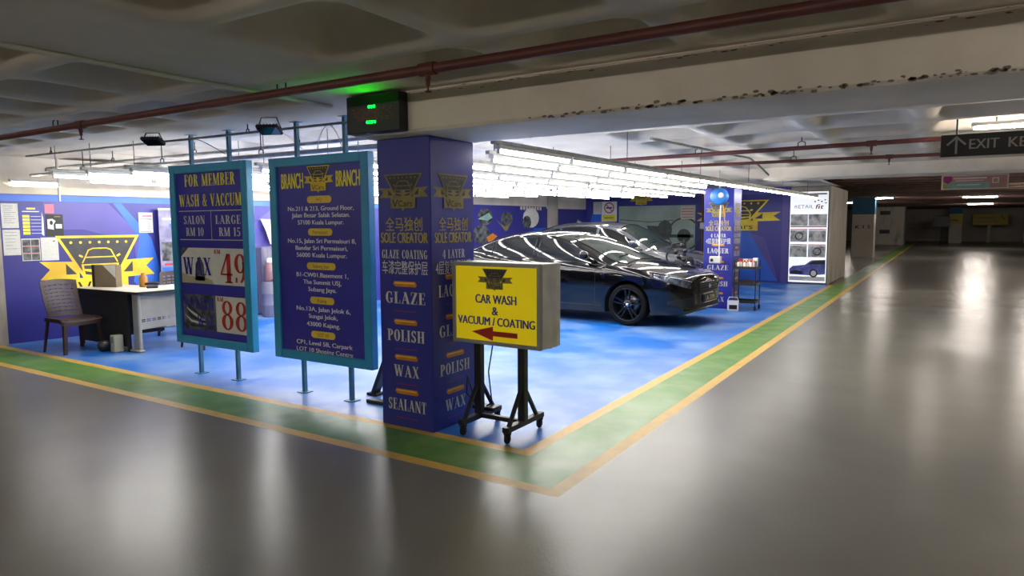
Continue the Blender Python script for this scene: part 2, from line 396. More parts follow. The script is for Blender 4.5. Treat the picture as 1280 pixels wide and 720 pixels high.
def logo(mb, pl, cx, top, a, b, h, gold, line_m, dark, k=1, grey=False):
    """winged car-care emblem: inverted trapezium with a car front, ribbon and name plate. a: half width of trapezium, b: half width of ribbon"""
    def P(x, y): return (cx + x, top - y * h)
    # ribbon tails
    for s in (-1, 1):
        poly(mb, pl, [P(s * a * .5, .38), P(s * b, .36), P(s * (b - .16 * b), .48), P(s * b, .62), P(s * a * .5, .64)], gold, k)
        poly(mb, pl, [P(s * a * .56, .56), P(s * a * .8, .40), P(s * a * .8, .56)], dark, k + 1)
    # trapezium
    poly(mb, pl, [P(-a, 0), P(a, 0), P(.36 * a, .68), P(-.36 * a, .68)], gold, k + 2)
    poly(mb, pl, [P(-.9 * a, .035), P(.9 * a, .035), P(.32 * a, .64), P(-.32 * a, .64)], dark, k + 3)
    for i in range(7):
        disc(mb, pl, cx + (i - 3) * a * .22, top - .10 * h, .035 * a, .035 * a, line_m, k + 4, 8)
    lw = a * .03
    line(mb, pl, [P(-.42 * a, .40), P(-.27 * a, .215), P(-.16 * a, .19), P(.16 * a, .19), P(.27 * a, .215), P(.42 * a, .40)], lw, line_m, k + 4)
    line(mb, pl, [P(-.36 * a, .32), P(.36 * a, .32)], lw, line_m, k + 4)
    for s in (-1, 1):
        line(mb, pl, [P(s * .42 * a, .31), P(s * .48 * a, .29)], lw * 1.6, line_m, k + 4)
    # car front in yellow
    poly(mb, pl, [P(-.45 * a, .42), P(.45 * a, .42), P(.42 * a, .56), P(.2 * a, .72), P(-.2 * a, .72), P(-.42 * a, .56)], line_m, k + 4)
    for s in (-1, 1):
        poly(mb, pl, [P(s * .40 * a, .44), P(s * .12 * a, .44), P(s * .14 * a, .50), P(s * .38 * a, .49)], dark, k + 5)
        poly(mb, pl, [P(s * .38 * a, .52), P(s * .08 * a, .56), P(s * .10 * a, .59), P(s * .36 * a, .57)], dark, k + 5)
    # name plate
    poly(mb, pl, [P(-.66 * a, .62), P(.66 * a, .62), P(.66 * a, .92), P(.09 * a, .92), P(0, 1.0), P(-.09 * a, .92), P(-.66 * a, .92)], gold, k + 5)
    poly(mb, pl, [P(-.36 * a, .60), P(.36 * a, .60), P(.3 * a, .645), P(-.3 * a, .645)], line_m, k + 6)
    text(mb, pl, 'V', cx - .40 * a, top - .775 * h, .23 * h, M_BLACK, .32 * a, bold=.0, k=k + 7)
    text(mb, pl, 'Cars', cx + .13 * a, top - .785 * h, .17 * h, M_BLACK, .74 * a, bold=.0, k=k + 7)

def label_line(parent, pl, s, cx, cy, h, m, wd=None, name='printed_line', **kw):
    mb = MB(); text(mb, pl, s, cx, cy, h, m, wd, **kw); return mb.build(name, parent)

M_BACKLIT = mat('backlit_poster', '#e8ecf2', 0.4, emit=0.45)
M_PHOTOL = mat('photo_pale_grey', '#d5d7da', 0.4, col2='#6f7278', scale=7, lo=0.4, hi=0.68)
M_PHOTOCAR = mat('photo_light_blue', '#6f78c8', 0.4, col2='#454c9c', scale=6)

# ================================================================== SETTING
# ---- floor: grey driving aisle, blue bay, green strip between two yellow lines
mb = MB()
XS = [-14, -7.9, .793, .897, 1.305, 1.408, 13]
YS = [-14, -.597, -.497, -.065, .035, 15.3, 66]
def floor_mat(x, y):
    inner = x < .793 and y > .035
    if inner: return M_BLUE if y < 15.3 else M_GREY
    if x < .897 and -.065 < y < 15.3: return M_YEL
    if x < .897 and y > 15.3: return M_GREY
    if x < 1.305 and y > -.497: return M_GREEN
    if x < 1.408 and y > -.597: return M_YEL
    return M_GREY
for i in range(6):
    for j in range(6):
        x0, x1, y0, y1 = XS[i], XS[i + 1], YS[j], YS[j + 1]
        mb.face([(x0, y0, 0), (x1, y0, 0), (x1, y1, 0), (x0, y1, 0)], floor_mat((x0 + x1) / 2, (y0 + y1) / 2))
structure(mb.build('floor', recalc=False))

# ---- ceiling with shallow dished panels
ZC = 2.56
def sd(x, y, cx, cy, hx, hy, r):
    qx, qy = abs(x - cx) - hx + r, abs(y - cy) - hy + r
    return math.hypot(max(qx, 0), max(qy, 0)) + min(max(qx, qy), 0) - r
def cell_x(x):
    # solid strips along the column lines; dished panels between
    for base in (-6.85, .08, 7.0):
        if base <= x:
            b = base
    if x < -6.85: return None
    k = math.floor((x - b) / .985)
    c = b + (k + .5) * .985
    if b == -6.85 and c > -1.4 + .0: pass
    return c
def dish(x, y):
    if -.30 < y < .70 or 8.5 < y: return 0
    if -.97 < x < .06: return 0
    if x >= .06: px, ox = 1.0, .06
    else: px, ox = .855, -.955
    if x >= .06: cx = ox + (math.floor((x - ox) / px) + .5) * px
    else: cx = ox - (math.floor((ox - x) / px) + .5) * px
    if y <= -.30:
        cy = -.08 - (math.floor((-.08 - y) / .95) + .5) * .95
    else:
        cy = .80 + (math.floor((y - .80) / .96) + .5) * .96
    hx = px / 2 - .05
    d = sd(x, y, cx, cy, hx, .425, .16)
    u = max(0, min(1, -d / .22)); u = u * u * (3 - 2 * u)
    return u * .22
mb = MB()
st = .055
def frange(a, b, s):
    n = max(1, int(round((b - a) / s))); return [a + (b - a) * i / n for i in range(n + 1)]
xs = frange(-8.2, 5.2, st); ys = frange(-4.0, 8.6, st)
mb.grid([[(x, y, ZC + dish(x, y)) for x in xs] for y in ys], M_CEIL, True)
for x0, y0, x1, y1 in ((-14, -14, 13, -4.0), (-14, -4.0, -8.2, 8.6), (5.2, -4.0, 13, 8.6), (-14, 8.6, .9, 16)):
    mb.face([(x0, y0, ZC), (x1, y0, ZC), (x1, y1, ZC), (x0, y1, ZC)], M_CEIL)
o = mb.build('ceiling', recalc=False); structure(o)

# ---- concrete beams
def beam(name, x0, x1, y0, y1, z0, z1, step=True):
    mb = MB(); b = .02
    # front face with a shallow step, chamfered arrises
    zs = z0 + (z1 - z0) * .56
    prof = [(y0 + b, z0), (y0, z0 + b), (y0, zs), (y0 + .025, zs + .012), (y0 + .025, zs + .05), (y0 + .012, zs + .06), (y0 + .012, z1), (y1, z1), (y1, z0 + b), (y1 - b, z0)]
    n = 90; rows = []
    rnd = random.Random(3)
    for i in range(n + 1):
        x = x0 + (x1 - x0) * i / n; row = []
        for k, (y, z) in enumerate(prof):
            jig = (rnd.random() - .5) * .012 if k in (0, 1) else (rnd.random() - .5) * .004
            row.append((x, y + abs(jig) * (1 if k < 6 else 0), z + (abs(jig) if k < 2 else 0)))
        rows.append(row)
    mb.grid(rows, M_BEAM, False, closeu=True)
    mb.face(rows[0], M_BEAM); mb.face(rows[-1], M_BEAM)
    return structure(mb.build(name))
BEAM = beam('trim_1', -.58, 13, -.2, .575, 2.262, ZC + .2)
# chipped plaster along the lower edge of the near beam (thin dark flakes)
mb = MB(); rnd = random.Random(11)
pl = Plane((0, -.2, 0), (1, 0, 0), (0, 0, 1), .002)
for i in range(150):
    x = .9 + rnd.random() ** .8 * 3.2; z = 2.268 + abs(rnd.gauss(0, .012)); s = .004 + rnd.random() * .014
    poly(mb, pl, [(x + s * (1 + .6 * rnd.random()) * math.cos(a), z + .45 * s * (1 + .6 * rnd.random()) * math.sin(a)) for a in [k * PI / 3 for k in range(6)]], M_CHIP, 1)
for i in range(50):
    x = .1 + rnd.random() * 3.8; z = 2.53 + rnd.gauss(0, .008); s = .003 + rnd.random() * .01
    poly(mb, pl, [(x + s * 1.8 * math.cos(a), z + .3 * s * math.sin(a)) for a in [k * PI / 3 for k in range(6)]], M_CHIP, 1)
mb.build('chipped_plaster', BEAM)['kind'] = 'stuff'
beam('trim_2', .3, 13, 8.55, 9.2, 2.36, ZC + .45)

# ---- left wall of the bay (slightly splayed), printed blue
LB = Vector((-7.44, .93, 0)); th = math.radians(85)
LD = Vector((math.cos(th), math.sin(th), 0)); LN = Vector((math.sin(th), -math.cos(th), 0))
def LW(s, z, off=0): return LB + LD * s + Vector((0, 0, z)) + LN * off
def wallbox(mb, s0, s1, z0, z1, t0, t1, m):
    P = [LW(s, z, t) for z in (z0, z1) for t in (t0, t1) for s in (s0, s1)]
    for q in ((0, 2, 3, 1), (4, 5, 7, 6), (0, 1, 5, 4), (2, 6, 7, 3), (0, 4, 6, 2), (1, 3, 7, 5)): mb.face([P[k] for k in q], m)
mb = MB()
S0, S1 = -.83, 14.42
wallbox(mb, S0, S1, 0, 2.05, -.16, 0, M_WALLBLUE)
wallbox(mb, S0, S1, 2.05, ZC, -.16, -.03, M_BEAM)
WALL_L = structure(mb.build('wall_left'))
PL = Plane(LW(0, 0), LD, (0, 0, 1), .0015)
mb = MB()
# printed facets of lighter blue and violet
rect(mb, PL, S0, 1.955, 8.9, 2.045, M_WALLLIGHT, 1)
poly(mb, PL, [(-.3, 1.95), (.55, 1.95), (1.05, 1.40), (1.22, .98), (1.2, .1), (.95, .1), (.9, 1.35), (.2, 1.56), (-.3, 1.56)], M_WALLMID, 1)
poly(mb, PL, [(.62, 1.95), (.74, 1.95), (1.16, 1.42), (1.27, .95), (1.25, .3), (.86, .75), (.98, 1.42)], M_WALLLIGHT, 2)
poly(mb, PL, [(2.3, 1.2), (3.4, 1.95), (4.6, 1.95), (3.1, .6)], M_WALLMID, 1)
mb.build('printed_facet', WALL_L)
mb = MB(); logo(mb, PL, .395, 1.47, .575, .79, 1.0, M_LOGOY, M_LOGOY, M_LOGOD, k=3)
mb.build('printed_emblem', WALL_L)
mb = MB(); wallbox(mb, S0, 8.7, 2.05, 2.15, .001, .05, M_CREAM); mb.build('cream_ledge', WALL_L)
# the further stretch of this wall carries round product photographs on blue
mb = MB()
rect(mb, PL, 8.9, .9, 12.2, 2.1, M_WALLBLUE, 1)
for cx, cz, r, m in ((9.45, 1.8, .3, M_PHOTOG), (9.3, 1.35, .34, M_PHOTOG), (10.35, 1.75, .26, M_PHOTOG), (11.45, 1.78, .38, M_PALE), (11.4, 1.1, .3, M_PALE), (10.6, 1.15, .17, M_PALE)):
    disc(mb, PL, cx, cz, r, r * .72, m, 3, 14)
disc(mb, PL, 11.25, 1.66, .2, .18, M_PHOTOG, 4, 14)
poly(mb, PL, [(9.9, 1.72), (10.25, 1.55), (10.5, 1.62), (10.4, 1.48), (10.3, 1.42)], M_GOLD, 4)
poly(mb, PL, [(9.5, 1.28), (9.75, 1.38), (9.95, 1.3), (9.75, 1.2), (9.62, 1.08)], M_ORANGE, 4)
poly(mb, PL, [(9.15, 1.74), (9.6, 1.9), (9.75, 1.78), (9.55, 1.7)], M_AQUA, 4)
for k in range(8): rect(mb, PL, 10.95 + k * .13, 2.0, 11.04 + k * .13, 2.09, M_CREAM, 3)
poly(mb, PL, [(11.0, .9), (11.6, 1.5), (12.2, 1.5), (12.2, .9)], M_WALLLIGHT, 2)
mb.build('printed_mural', WALL_L)

# white jamb at the near end of the left wall
mb = MB(); wallbox(mb, S0 - .14, S0 - .005, 0, ZC, -.2, .06, M_CONC); structure(mb.build('trim_3'))
# white pier between the two printed walls
mb = MB(); wallbox(mb, 12.25, 12.62, 0, ZC, 0.002, .12, M_CONC); structure(mb.build('trim_4'))

# ---- back wall
YB = 15.3
mb = MB()
mb.box(-6.3, YB, 0, -.22, YB + .2, ZC, M_WALLBLUE)
WALL_B = structure(mb.build('wall_back'))
PB = Plane((0, YB, 0), (1, 0, 0), (0, 0, 1), .0015)
mb = MB()
poly(mb, PB, [(-1.55, 1.36), (-1.25, 1.36), (-.5, .05), (-1.9, .05)], M_WALLLIGHT, 1)
poly(mb, PB, [(-1.25, 1.36), (-.86, 1.2), (-.55, .3), (-.5, .05)], M_WALLMID, 1)
poly(mb, PB, [(-6.2, 1.2), (-5.9, 2.2), (-5.5, 1.9), (-5.7, 1.2)], M_WALLLIGHT, 1)
rect(mb, PB, -6.2, 2.38, -.24, 2.54, M_WALLMID, 1)
rect(mb, PB, -.42, 0.0, -.24, 2.4, M_WALLMID, 1)
mb.build('printed_facet', WALL_B)
mb = MB(); logo(mb, PB, -1.59, 2.23, .83, 1.13, .9, M_LOGOY, M_LOGOY, M_LOGOD, k=3); mb.build('printed_emblem', WALL_B)
mb = MB(); logo(mb, PB, -4.39, 2.5, .26, .36, .36, M_LOGOY, M_LOGOY, M_GOLD, k=3); mb.build('printed_emblem', WALL_B)

# ---- white concrete pier at the end of the bay
mb = MB(); mb.box(-.22, YB, 0, .76, 18.8, ZC, M_CONC, bev=.02); structure(mb.build('wall_pier'))

# ---- the rest of the level
mb = MB()
mb.face([(-14, 16, 3.02), (.9, 16, 3.02), (.9, 66, 3.02), (-14, 66, 3.02)], M_BROWN)
mb.face([(.9, 8.6, 3.02), (13, 8.6, 3.02), (13, 66, 3.02), (.9, 66, 3.02)], M_BROWN)
structure(mb.build('ceiling_far', recalc=False))
mb = MB()
for k in range(44):
    y = 10.2 + k * 1.15
    mb.box(.9 if y < 16 else -8, y, 2.74, 13, y + .38, 3.02, M_BROWN)
    mb.box(.9 if y < 16 else -8, y + .55, 2.88, 13, y + .72, 3.02, M_BEAM)
structure(mb.build('trim_5'))
mb = MB(); mb.box(-14, 65, 0, 13, 65.3, 3.02, M_FARWALL); structure(mb.build('wall_far'))
mb = MB(); mb.box(12.8, -14, 0, 13, 66, 3.02, M_FARWALL); structure(mb.build('wall_right'))
mb = MB(); mb.box(-14.2, -14.2, 0, 13, -14, 3.02, M_FARWALL); structure(mb.build('wall_front'))
mb = MB(); mb.box(-14.2, -14, 0, -14, 66, 3.02, M_FARWALL); structure(mb.build('wall_side'))

# ================================================================== COLUMNS
def orange_bar(mb, pl, cx, cy, w_, h):
    n = 6; pts = [(cx - w_ / 2 + h * .5, cy - h / 2), (cx + w_ / 2 - h * .2, cy - h / 2), (cx + w_ / 2, cy), (cx + w_ / 2 - h * .4, cy + h / 2), (cx - w_ / 2 + h * .3, cy + h / 2), (cx - w_ / 2, cy)]
    poly(mb, pl, pts, M_ORANGE, 2)
    rect(mb, pl, cx - w_ / 2 + h * .4, cy + h * .05, cx + w_ / 2 - h * .5, cy + h * .3, M_PILL, 3)
def col_face(col, pl, items, cx, scale=1.0):
    mb = MB(); logo(mb, pl, cx, 1.99, .19, .245, .285, M_GOLD, M_GOLD, M_LOGOD); mb.build('printed_emblem', col)
    s1, s2 = items[0]
    label_line(col, pl, '全马独创', cx, 1.605, .085, M_GOLDT, .37, bold=.012)
    label_line(col, pl, 'SOLE CREATOR', cx, 1.505, .085, M_GOLDT, .47, bold=.05)
    label_line(col, pl, s1, cx, 1.375, .068, M_PALE, .46 if len(s1) > 8 else .29, font='serif')
    label_line(col, pl, s2, cx, 1.27, .085, M_PALE, .46, bold=.01)
    for word, zt, wd in items[1:]:
        mb = MB(); text(mb, pl, word, cx, zt, .092, M_PALE, wd, font='serif')
        line(mb, pl, [(cx - .11, zt - .105), (cx + .11, zt - .105)], .004, M_RED, 2)
        mb.build('printed_word', col)
        mb = MB(); orange_bar(mb, pl, cx, zt + .108, .24, .042); mb.build('orange_bar', col)
def column(name, label, x0, y0, x1, y1, front, side):
    c = thing(name, label, 'column', ((x0 + x1) / 2, y0, 0))
    W = x1 - x0; D = y1 - y0
    mb = MB(); mb.box(-W / 2, 0, 0, W / 2, D, 2.262, M_CLAD, bev=.006); mb.build('cladding', c)
    col_face(c, Plane((-W / 2, 0, 0), (1, 0, 0), (0, 0, 1)), front, W / 2)
    if side: col_face(c, Plane((W / 2, 0, 0), (0, 1, 0), (0, 0, 1)), side, D / 2)
    return c
A_ITEMS = [('GLAZE COATING', '车漆完整保护层'), ('GLAZE', 1.035, .40), ('POLISH', .736, .38), ('WAX', .455, .26), ('SEALANT', .182, .385)]
B_ITEMS = [('4 LAYER', '4层复制保护膜'), ('LAQUER', 1.09, .40), ('GLAZE', .775, .39), ('POLISH', .47, .39), ('WAX', .18, .27)]
column('clad_column', 'square navy-blue clad column in front with gold emblem and white service words, at the corner of the blue bay', -.531, 0, 0, .558, A_ITEMS, B_ITEMS)
column('clad_column', 'further navy-blue clad column behind the black car nose, next to the black trolley', -.60, 8.9, -.05, 9.46, B_ITEMS, A_ITEMS)

# ================================================================== BOARDS
YP = .35
def board(name, label, x0, x1, z0, z1, feet, fill):
    b = thing(name, label, 'sign board', ((x0 + x1) / 2, YP, 0))
    cx = (x0 + x1) / 2; W = x1 - x0; fw = .095
    mb = MB(); mb.box(-W / 2 + .04, -.005, z0 + .04, W / 2 - .04, .03, z1 - .04, M_NAVY); mb.build('panel', b)
    mb = MB()
    mb.box(-W / 2, -.03, z0, -W / 2 + fw, .05, z1, M_TEAL, bev=.006); mb.box(W / 2 - fw, -.03, z0, W / 2, .05, z1, M_TEAL, bev=.006)
    mb.box(-W / 2 + fw, -.0295, z1 - .085, W / 2 - fw, .05, z1, M_TEAL, bev=.006); mb.box(-W / 2 + fw, -.0295, z0, W / 2 - fw, .05, z0 + .085, M_TEAL, bev=.006)
    mb.build('frame', b)
    for f in feet:
        mb = MB(); mb.box(f - cx - .0175, .012, z1, f - cx + .0175, .047, ZC, M_STEEL); mb.box(f - cx - .05, -.01, ZC - .006, f - cx + .05, .07, ZC - .0005, M_STEEL); mb.build('hanger_post', b)
        mb = MB(); mb.box(f - cx - .0175, .012, 0, f - cx + .0175, .047, z0, M_STEEL); mb.box(f - cx - .055, -.02, 0.0005, f - cx + .055, .08, .008, M_STEEL); mb.build('leg', b)
    fill(b, Plane((-cx, -.005, 0), (1, 0, 0), (0, 0, 1)))
    return b
def fill_price(b, pl):
    label_line(b, pl, 'FOR MEMBER', -3.205, 2.08, .125, M_YTXT, .86, font='serif'); label_line(b, pl, 'WASH & VACCUM', -3.215, 1.87, .125, M_YTXT, 1.06, font='serif')
    m = MB()
    rect(m, pl, -3.76, 1.755, -2.67, 1.763, M_PALE, 2); rect(m, pl, -3.76, 1.452, -2.67, 1.46, M_PALE, 2); rect(m, pl, -3.2, 1.46, -3.193, 1.755, M_PALE, 2)
    m.build('printed_table_line', b)
    for s_, x_, z_, w_ in (('SALON', -3.49, 1.665, .37), ('RM 10', -3.49, 1.54, .31), ('LARGE', -2.92, 1.665, .41), ('RM 15', -2.90, 1.54, .35)): label_line(b, pl, s_, x_, z_, .088, M_PALE, w_, font='serif')
    # wax panel
    m = MB(); rect(m, pl, -3.755, .99, -2.67, 1.37, M_PALE, 2)
    poly(m, pl, [(-3.755, 1.37), (-3.62, 1.37), (-3.70, 1.31), (-3.755, 1.27)], M_PHOTOG, 3)
    poly(m, pl, [(-3.755, 1.10), (-3.6, 1.06), (-3.4, 1.07), (-3.22, 1.03), (-3.2, .99), (-3.755, .99)], M_BEIGE, 3)
    poly(m, pl, [(-3.5, 1.2), (-3.42, 1.28), (-3.36, 1.2), (-3.34, 1.02), (-3.52, 1.02)], M_PHOTOG, 3)
    text(m, pl, 'WAX', -3.475, 1.175, .185, M_NAVY, .50, font='serif', k=5)
    text(m, pl, 'RM', -3.115, 1.335, .045, M_RED, .11, font='serif', k=5)
    text(m, pl, '49', -2.865, 1.165, .30, M_RED, .42, font='serif', k=5); m.build('printed_offer', b)
    m = MB(); rect(m, pl, -3.755, .49, -3.18, .87, M_PHOTOG, 2); rect(m, pl, -3.18, .49, -2.67, .87, M_PALE, 2)
    for k in range(5): poly(m, pl, [(-3.75, .80 - k * .05), (-3.62, .74 - k * .05), (-3.40 + .03 * k, .62 - k * .022), (-3.42, .61 - k * .02), (-3.62, .715 - k * .05)], M_PALE if k % 2 else M_BLACK, 3)
    text(m, pl, 'POLISH', -3.47, .775, .13, M_NAVY, .53, font='serif', k=5); text(m, pl, 'WAX', -3.36, .58, .13, M_NAVY, .30, font='serif', k=5)
    text(m, pl, 'RM', -3.10, .84, .045, M_RED, .11, font='serif', k=5)
    text(m, pl, '88', -2.875, .675, .30, M_RED, .42, font='serif', k=5); m.build('printed_offer', b)
board('price_board', 'teal-framed price board with yellow member wash heading, left of the two hanging boards', -3.885, -2.57, .325, 2.245, (-3.54, -2.90), fill_price)
def fill_branch(b, pl):
    cx = -1.575
    m = MB(); logo(m, pl, cx, 2.14, .15, .19, .245, M_LOGOY, M_LOGOY, M_LOGOD, k=2); m.build('printed_emblem', b)
    label_line(b, pl, 'BRANCH', -1.93, 2.02, .15, M_YTXT, .30, bold=.05); label_line(b, pl, 'BRANCH', -1.205, 2.02, .15, M_YTXT, .29, bold=.05)
    rows = [('HQ', ['No.211 & 213, Ground Floor,', 'Jalan Besar Salak Selatan.', '57100 Kuala Lumpur.'], 1.837, [1.758, 1.697, 1.631], [.86, .76, .6]),
            ('Permaisuri', ['No.15, Jalan Sri Permaisuri 8,', 'Bandar Sri Permaisuri,', '56000 Kuala Lumpur.'], 1.54, [1.46, 1.395, 1.329], [.89, .68, .66]),
            ('Subang Jaya', ['B1-CW01.Basement 1,', 'The Summit USJ,', 'Subang Jaya.'], 1.226, [1.145, 1.078, 1.011], [.68, .5, .37]),
            ('Kajang', ['No.13A, Jalan Jelok 6,', 'Sungai Jelok,', '43000 Kajang.'], .907, [.825, .758, .683], [.71, .38, .44]),
            ('LOT 10', ['CP1, Level 5B, Carpark', 'LOT 10 Shoping Centre'], .585, [.502, .434], [.74, .745])]
    for hd, ls, zp, zs, ws in rows:
        m = MB(); r = .033; w2 = .16 if hd != 'Subang Jaya' else .19
        pts = [(cx + w2 - r + r * math.cos(a), zp + r * math.sin(a)) for a in [(-.5 + k / 6) * PI for k in range(7)]] + [(cx - w2 + r + r * math.cos(a), zp + r * math.sin(a)) for a in [(.5 + k / 6) * PI for k in range(7)]]
        poly(m, pl, pts, M_PILL, 2); text(m, pl, hd, cx, zp, .034, M_PILLT, None, bold=.01, k=3); m.build('printed_pill', b)
        for s, z, wd in zip(ls, zs, ws): label_line(b, pl, s, cx + .005, z, .043, M_WHITE, wd, bold=.025)
board('branch_board', 'teal-framed branch address board with yellow pill headings, right of the two hanging boards', -2.235, -.94, .325, 2.235, (-1.89, -1.26), fill_branch)

# ================================================================== YELLOW LIGHT BOX ON WHEELED STAND
st_ = thing('sign_stand', 'black steel wheeled stand under the yellow light box sign', 'stand', (.42, .3, 0))
for x in (-.2, .2):
    mb = MB(); mb.box(x - .03, -.03, .12, x + .03, .03, .70, M_BSTEEL, bev=.004); mb.build('post', st_)
    mb = MB(); mb.box(x - .028, -.25, .085, x + .028, .28, .125, M_BSTEEL, bev=.004); mb.build('foot_bar', st_)
    for s in (-1, 1):
        mb = MB(); mb.bar((x, s * .03, .36), (x, s * .2, .12), .03, .018, M_BSTEEL); mb.build('brace', st_)
    for y in (-.22, .25):
        c = MB(); c.lathe([(.0, 0), (.012, 0), (.018, .012), (.03, .02), (.03, .035)], (x, y, .05), (0, 0, 1), M_BSTEEL, 12); c.box(x - .022, y - .012, .035, x - .014, y + .012, .085, M_BSTEEL); c.box(x + .014, y - .012, .035, x + .022, y + .012, .085, M_BSTEEL)
        co = c.build('caster', st_)
        wmb = MB(); wmb.lathe([(.008, -.012), (.03, -.012), (.034, -.006), (.034, .006), (.03, .012), (.008, .012)], (x, y, .035), (1, 0, 0), M_RUBBER, 18); wmb.build('wheel', co)
    mb = MB(); mb.box(x - .06, -.08, .695, x + .06, .08, .7035, M_BSTEEL); mb.build('mounting_plate', st_)
mb = MB(); mb.box(-.2, -.02, .09, .2, .02, .125, M_BSTEEL, bev=.004); mb.build('cross_bar', st_)
mb = MB(); mb.box(-.32, .06, .125, -.11, .17, .155, M_BSTEEL, bev=.006); mb.tube([(-.2, .1, .155), (-.13, .07, .2), (-.14, .04, .45), (-.1, .05, .69)], .006, M_RUBBER, 6); mb.tube([(-.3, .1, .15), (-.36, .05, .25), (-.33, .02, .4), (-.30, .03, .3), (-.2, -.02, .13)], .006, M_RUBBER, 6); mb.build('power_strip', st_)
lb = thing('light_box_sign', 'yellow car wash light box sign with red arrow on the wheeled stand', 'light box', (.468, .305, .704), math.radians(-2.0))
X, Y, Z = .398, .135, .612
mb = MB()
n = 10
def side(x, sx):
    rows = []
    for i in range(n + 1):
        z = Z * i / n; row = []
        for j in range(n + 1):
            y = -Y + 2 * Y * j / n
            bul = .018 * math.sin(PI * j / n) * (1 + .7 * math.sin(5 * z + 2 * j)) * sx
            row.append((x + bul, y, z))
        rows.append(row)
    mb.grid(rows, M_SHEET, True)
side(X, 1); side(-X, -1)
mb.face([(-X, -Y, Z), (X, -Y, Z), (X, Y, Z), (-X, Y, Z)], M_SHEET); mb.face([(-X, -Y, 0), (X, -Y, 0), (X, Y, 0), (-X, Y, 0)], M_SHEET); mb.face([(-X, Y, 0), (X, Y, 0), (X, Y, Z), (-X, Y, Z)], M_SHEET)
mb.build('case', lb)
mb = MB(); mb.box(-X + .01, -Y - .004, .01, X - .01, -Y + .01, Z - .01, M_SIGNY); mb.build('face_panel', lb)
mb = MB()
for x0, z0, x1, z1 in ((-X - .004, -.004, -X + .03, Z + .004), (X - .03, -.004, X + .004, Z + .004)): mb.box(x0, -Y - .014, z0, x1, -Y + .02, z1, M_ALU, bev=.004)
for z0, z1 in ((-.004, .026), (Z - .026, Z + .004)): mb.box(-X + .03, -Y - .0138, z0, X - .03, -Y + .02, z1, M_ALU, bev=.004)
mb.build('frame', lb)
pl = Plane((0, -Y - .004, 0), (1, 0, 0), (0, 0, 1))
mb = MB(); logo(mb, pl, 0, .57, .115, .16, .165, M_GOLD, M_GOLD, M_LOGOD); mb.build('printed_emblem', lb)
label_line(lb, pl, 'CAR WASH', .005, .345, .07, M_CLAD, .37, bold=.05); label_line(lb, pl, '&', 0, .258, .066, M_CLAD, None, bold=.04); label_line(lb, pl, 'VACUUM / COATING', .0, .178, .066, M_CLAD, .70, bold=.05)
mb = MB(); poly(mb, pl, [(-.22, .088), (-.02, .138), (-.02, .104), (.2, .104), (.2, .066), (-.02, .066), (-.02, .03)], M_RED, 2); mb.build('printed_arrow', lb)

# ================================================================== LED MATRIX SIGN ON THE BEAM
led = thing('led_sign', 'black LED sign with green dots fixed to the beam above the front column', 'LED sign', (-.29, -.2015, 2.272))
mb = MB(); mb.box(-.262, -.09, 0, .262, 0, .272, M_BSTEEL, bev=.006); mb.build('case', led)
pl = Plane((0, -.09, 0), (1, 0, 0), (0, 0, 1))
mb = MB()
for k in range(3): disc(mb, pl, -.03 + k * .024, .185, .007, .009, M_GREENLED, 1, 10)
for k in range(4): disc(mb, pl, -.05 + k * .024, .075, .0075, .009, M_GREENLED, 1, 10)
mb.build('green_light', led)
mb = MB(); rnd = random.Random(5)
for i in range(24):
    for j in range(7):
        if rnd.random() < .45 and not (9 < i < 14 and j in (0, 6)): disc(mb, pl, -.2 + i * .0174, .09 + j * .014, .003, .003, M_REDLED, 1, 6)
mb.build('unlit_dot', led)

# ================================================================== LIGHTS OVER THE BAY
ORD = ['first', 'second', 'third', 'fourth', 'fifth', 'sixth', 'seventh', 'eighth', 'ninth', 'tenth', 'eleventh', 'twelfth']
ZT = 2.20
def make_tube_light(L, tube_m):
    t = thing('tube_light', '', 'tube light')
    mb = MB(); mb.box(-.03, -L / 2, .018, .03, L / 2, .052, M_HOUSE, bev=.005); mb.build('housing', t)
    mb = MB(); mb.tube([(0, -L / 2 + .02, 0), (0, L / 2 - .02, 0)], .016, tube_m, 6); mb.build('glass_tube', t)
    mb = MB()
    for s in (-1, 1): mb.box(-.014, s * (L / 2 - .02) - .008, -.018, .014, s * (L / 2 - .02) + .008, .02, M_HOUSE)
    mb.build('lamp_holder', t)
    return t
PROTO = None
def tube_light(x, y, z, label, group, rz=0.0):
    global PROTO
    if PROTO is None: o = PROTO = make_tube_light(1.2, M_TUBE)
    else: o = copy_tree(PROTO)
    o.location = (x, y, z); o.rotation_euler = (0, 0, rz); o['label'] = label; o['group'] = group
    return o
SL = .033
ROWS = [(.125, .72, 11), (-.36, 1.35, 5), (-1.0, 1.05, 7), (-1.72, .95, 8), (-2.42, 1.2, 8), (-3.1, .9, 8), (-3.8, 1.1, 8), (-4.5, .25, 7), (-5.15, .1, 7), (-5.75, .0, 6), (-6.45, .75, 5)]  # middle rows lengthened with added tubes to light the back wall
for r, (x0, y0, n) in enumerate(ROWS):
    ang = -math.atan(SL)
    rl = thing('lamp_rail', 'grey lamp rail of the %s tube light row from the green strip' % ORD[r], 'lamp rail', (x0, y0, ZT + .052), ang, 'lamp rails over the wash bay')
    mb = MB(); mb.box(-.025, -.06, .0005, .025, n * 1.235 + .03, .035, M_GALV, bev=.004); mb.build('rail', rl)
    for k in range(0, n + 1, 2):
        yy = min(k * 1.235 + .05, n * 1.235)
        mb = MB(); mb.tube([(0, yy, .034), (0, yy, ZC - ZT - .052 + .22)], .004, M_BSTEEL, 5); mb.build('hanger_rod', rl)
    for k in range(n):
        yc = .6 + k * 1.235
        tube_light(x0 + SL * yc, y0 + yc, ZT, 'white tube light, %s from the front in the %s row from the green strip' % (ORD[k], ORD[r]), 'tube lights over the wash bay', ang)
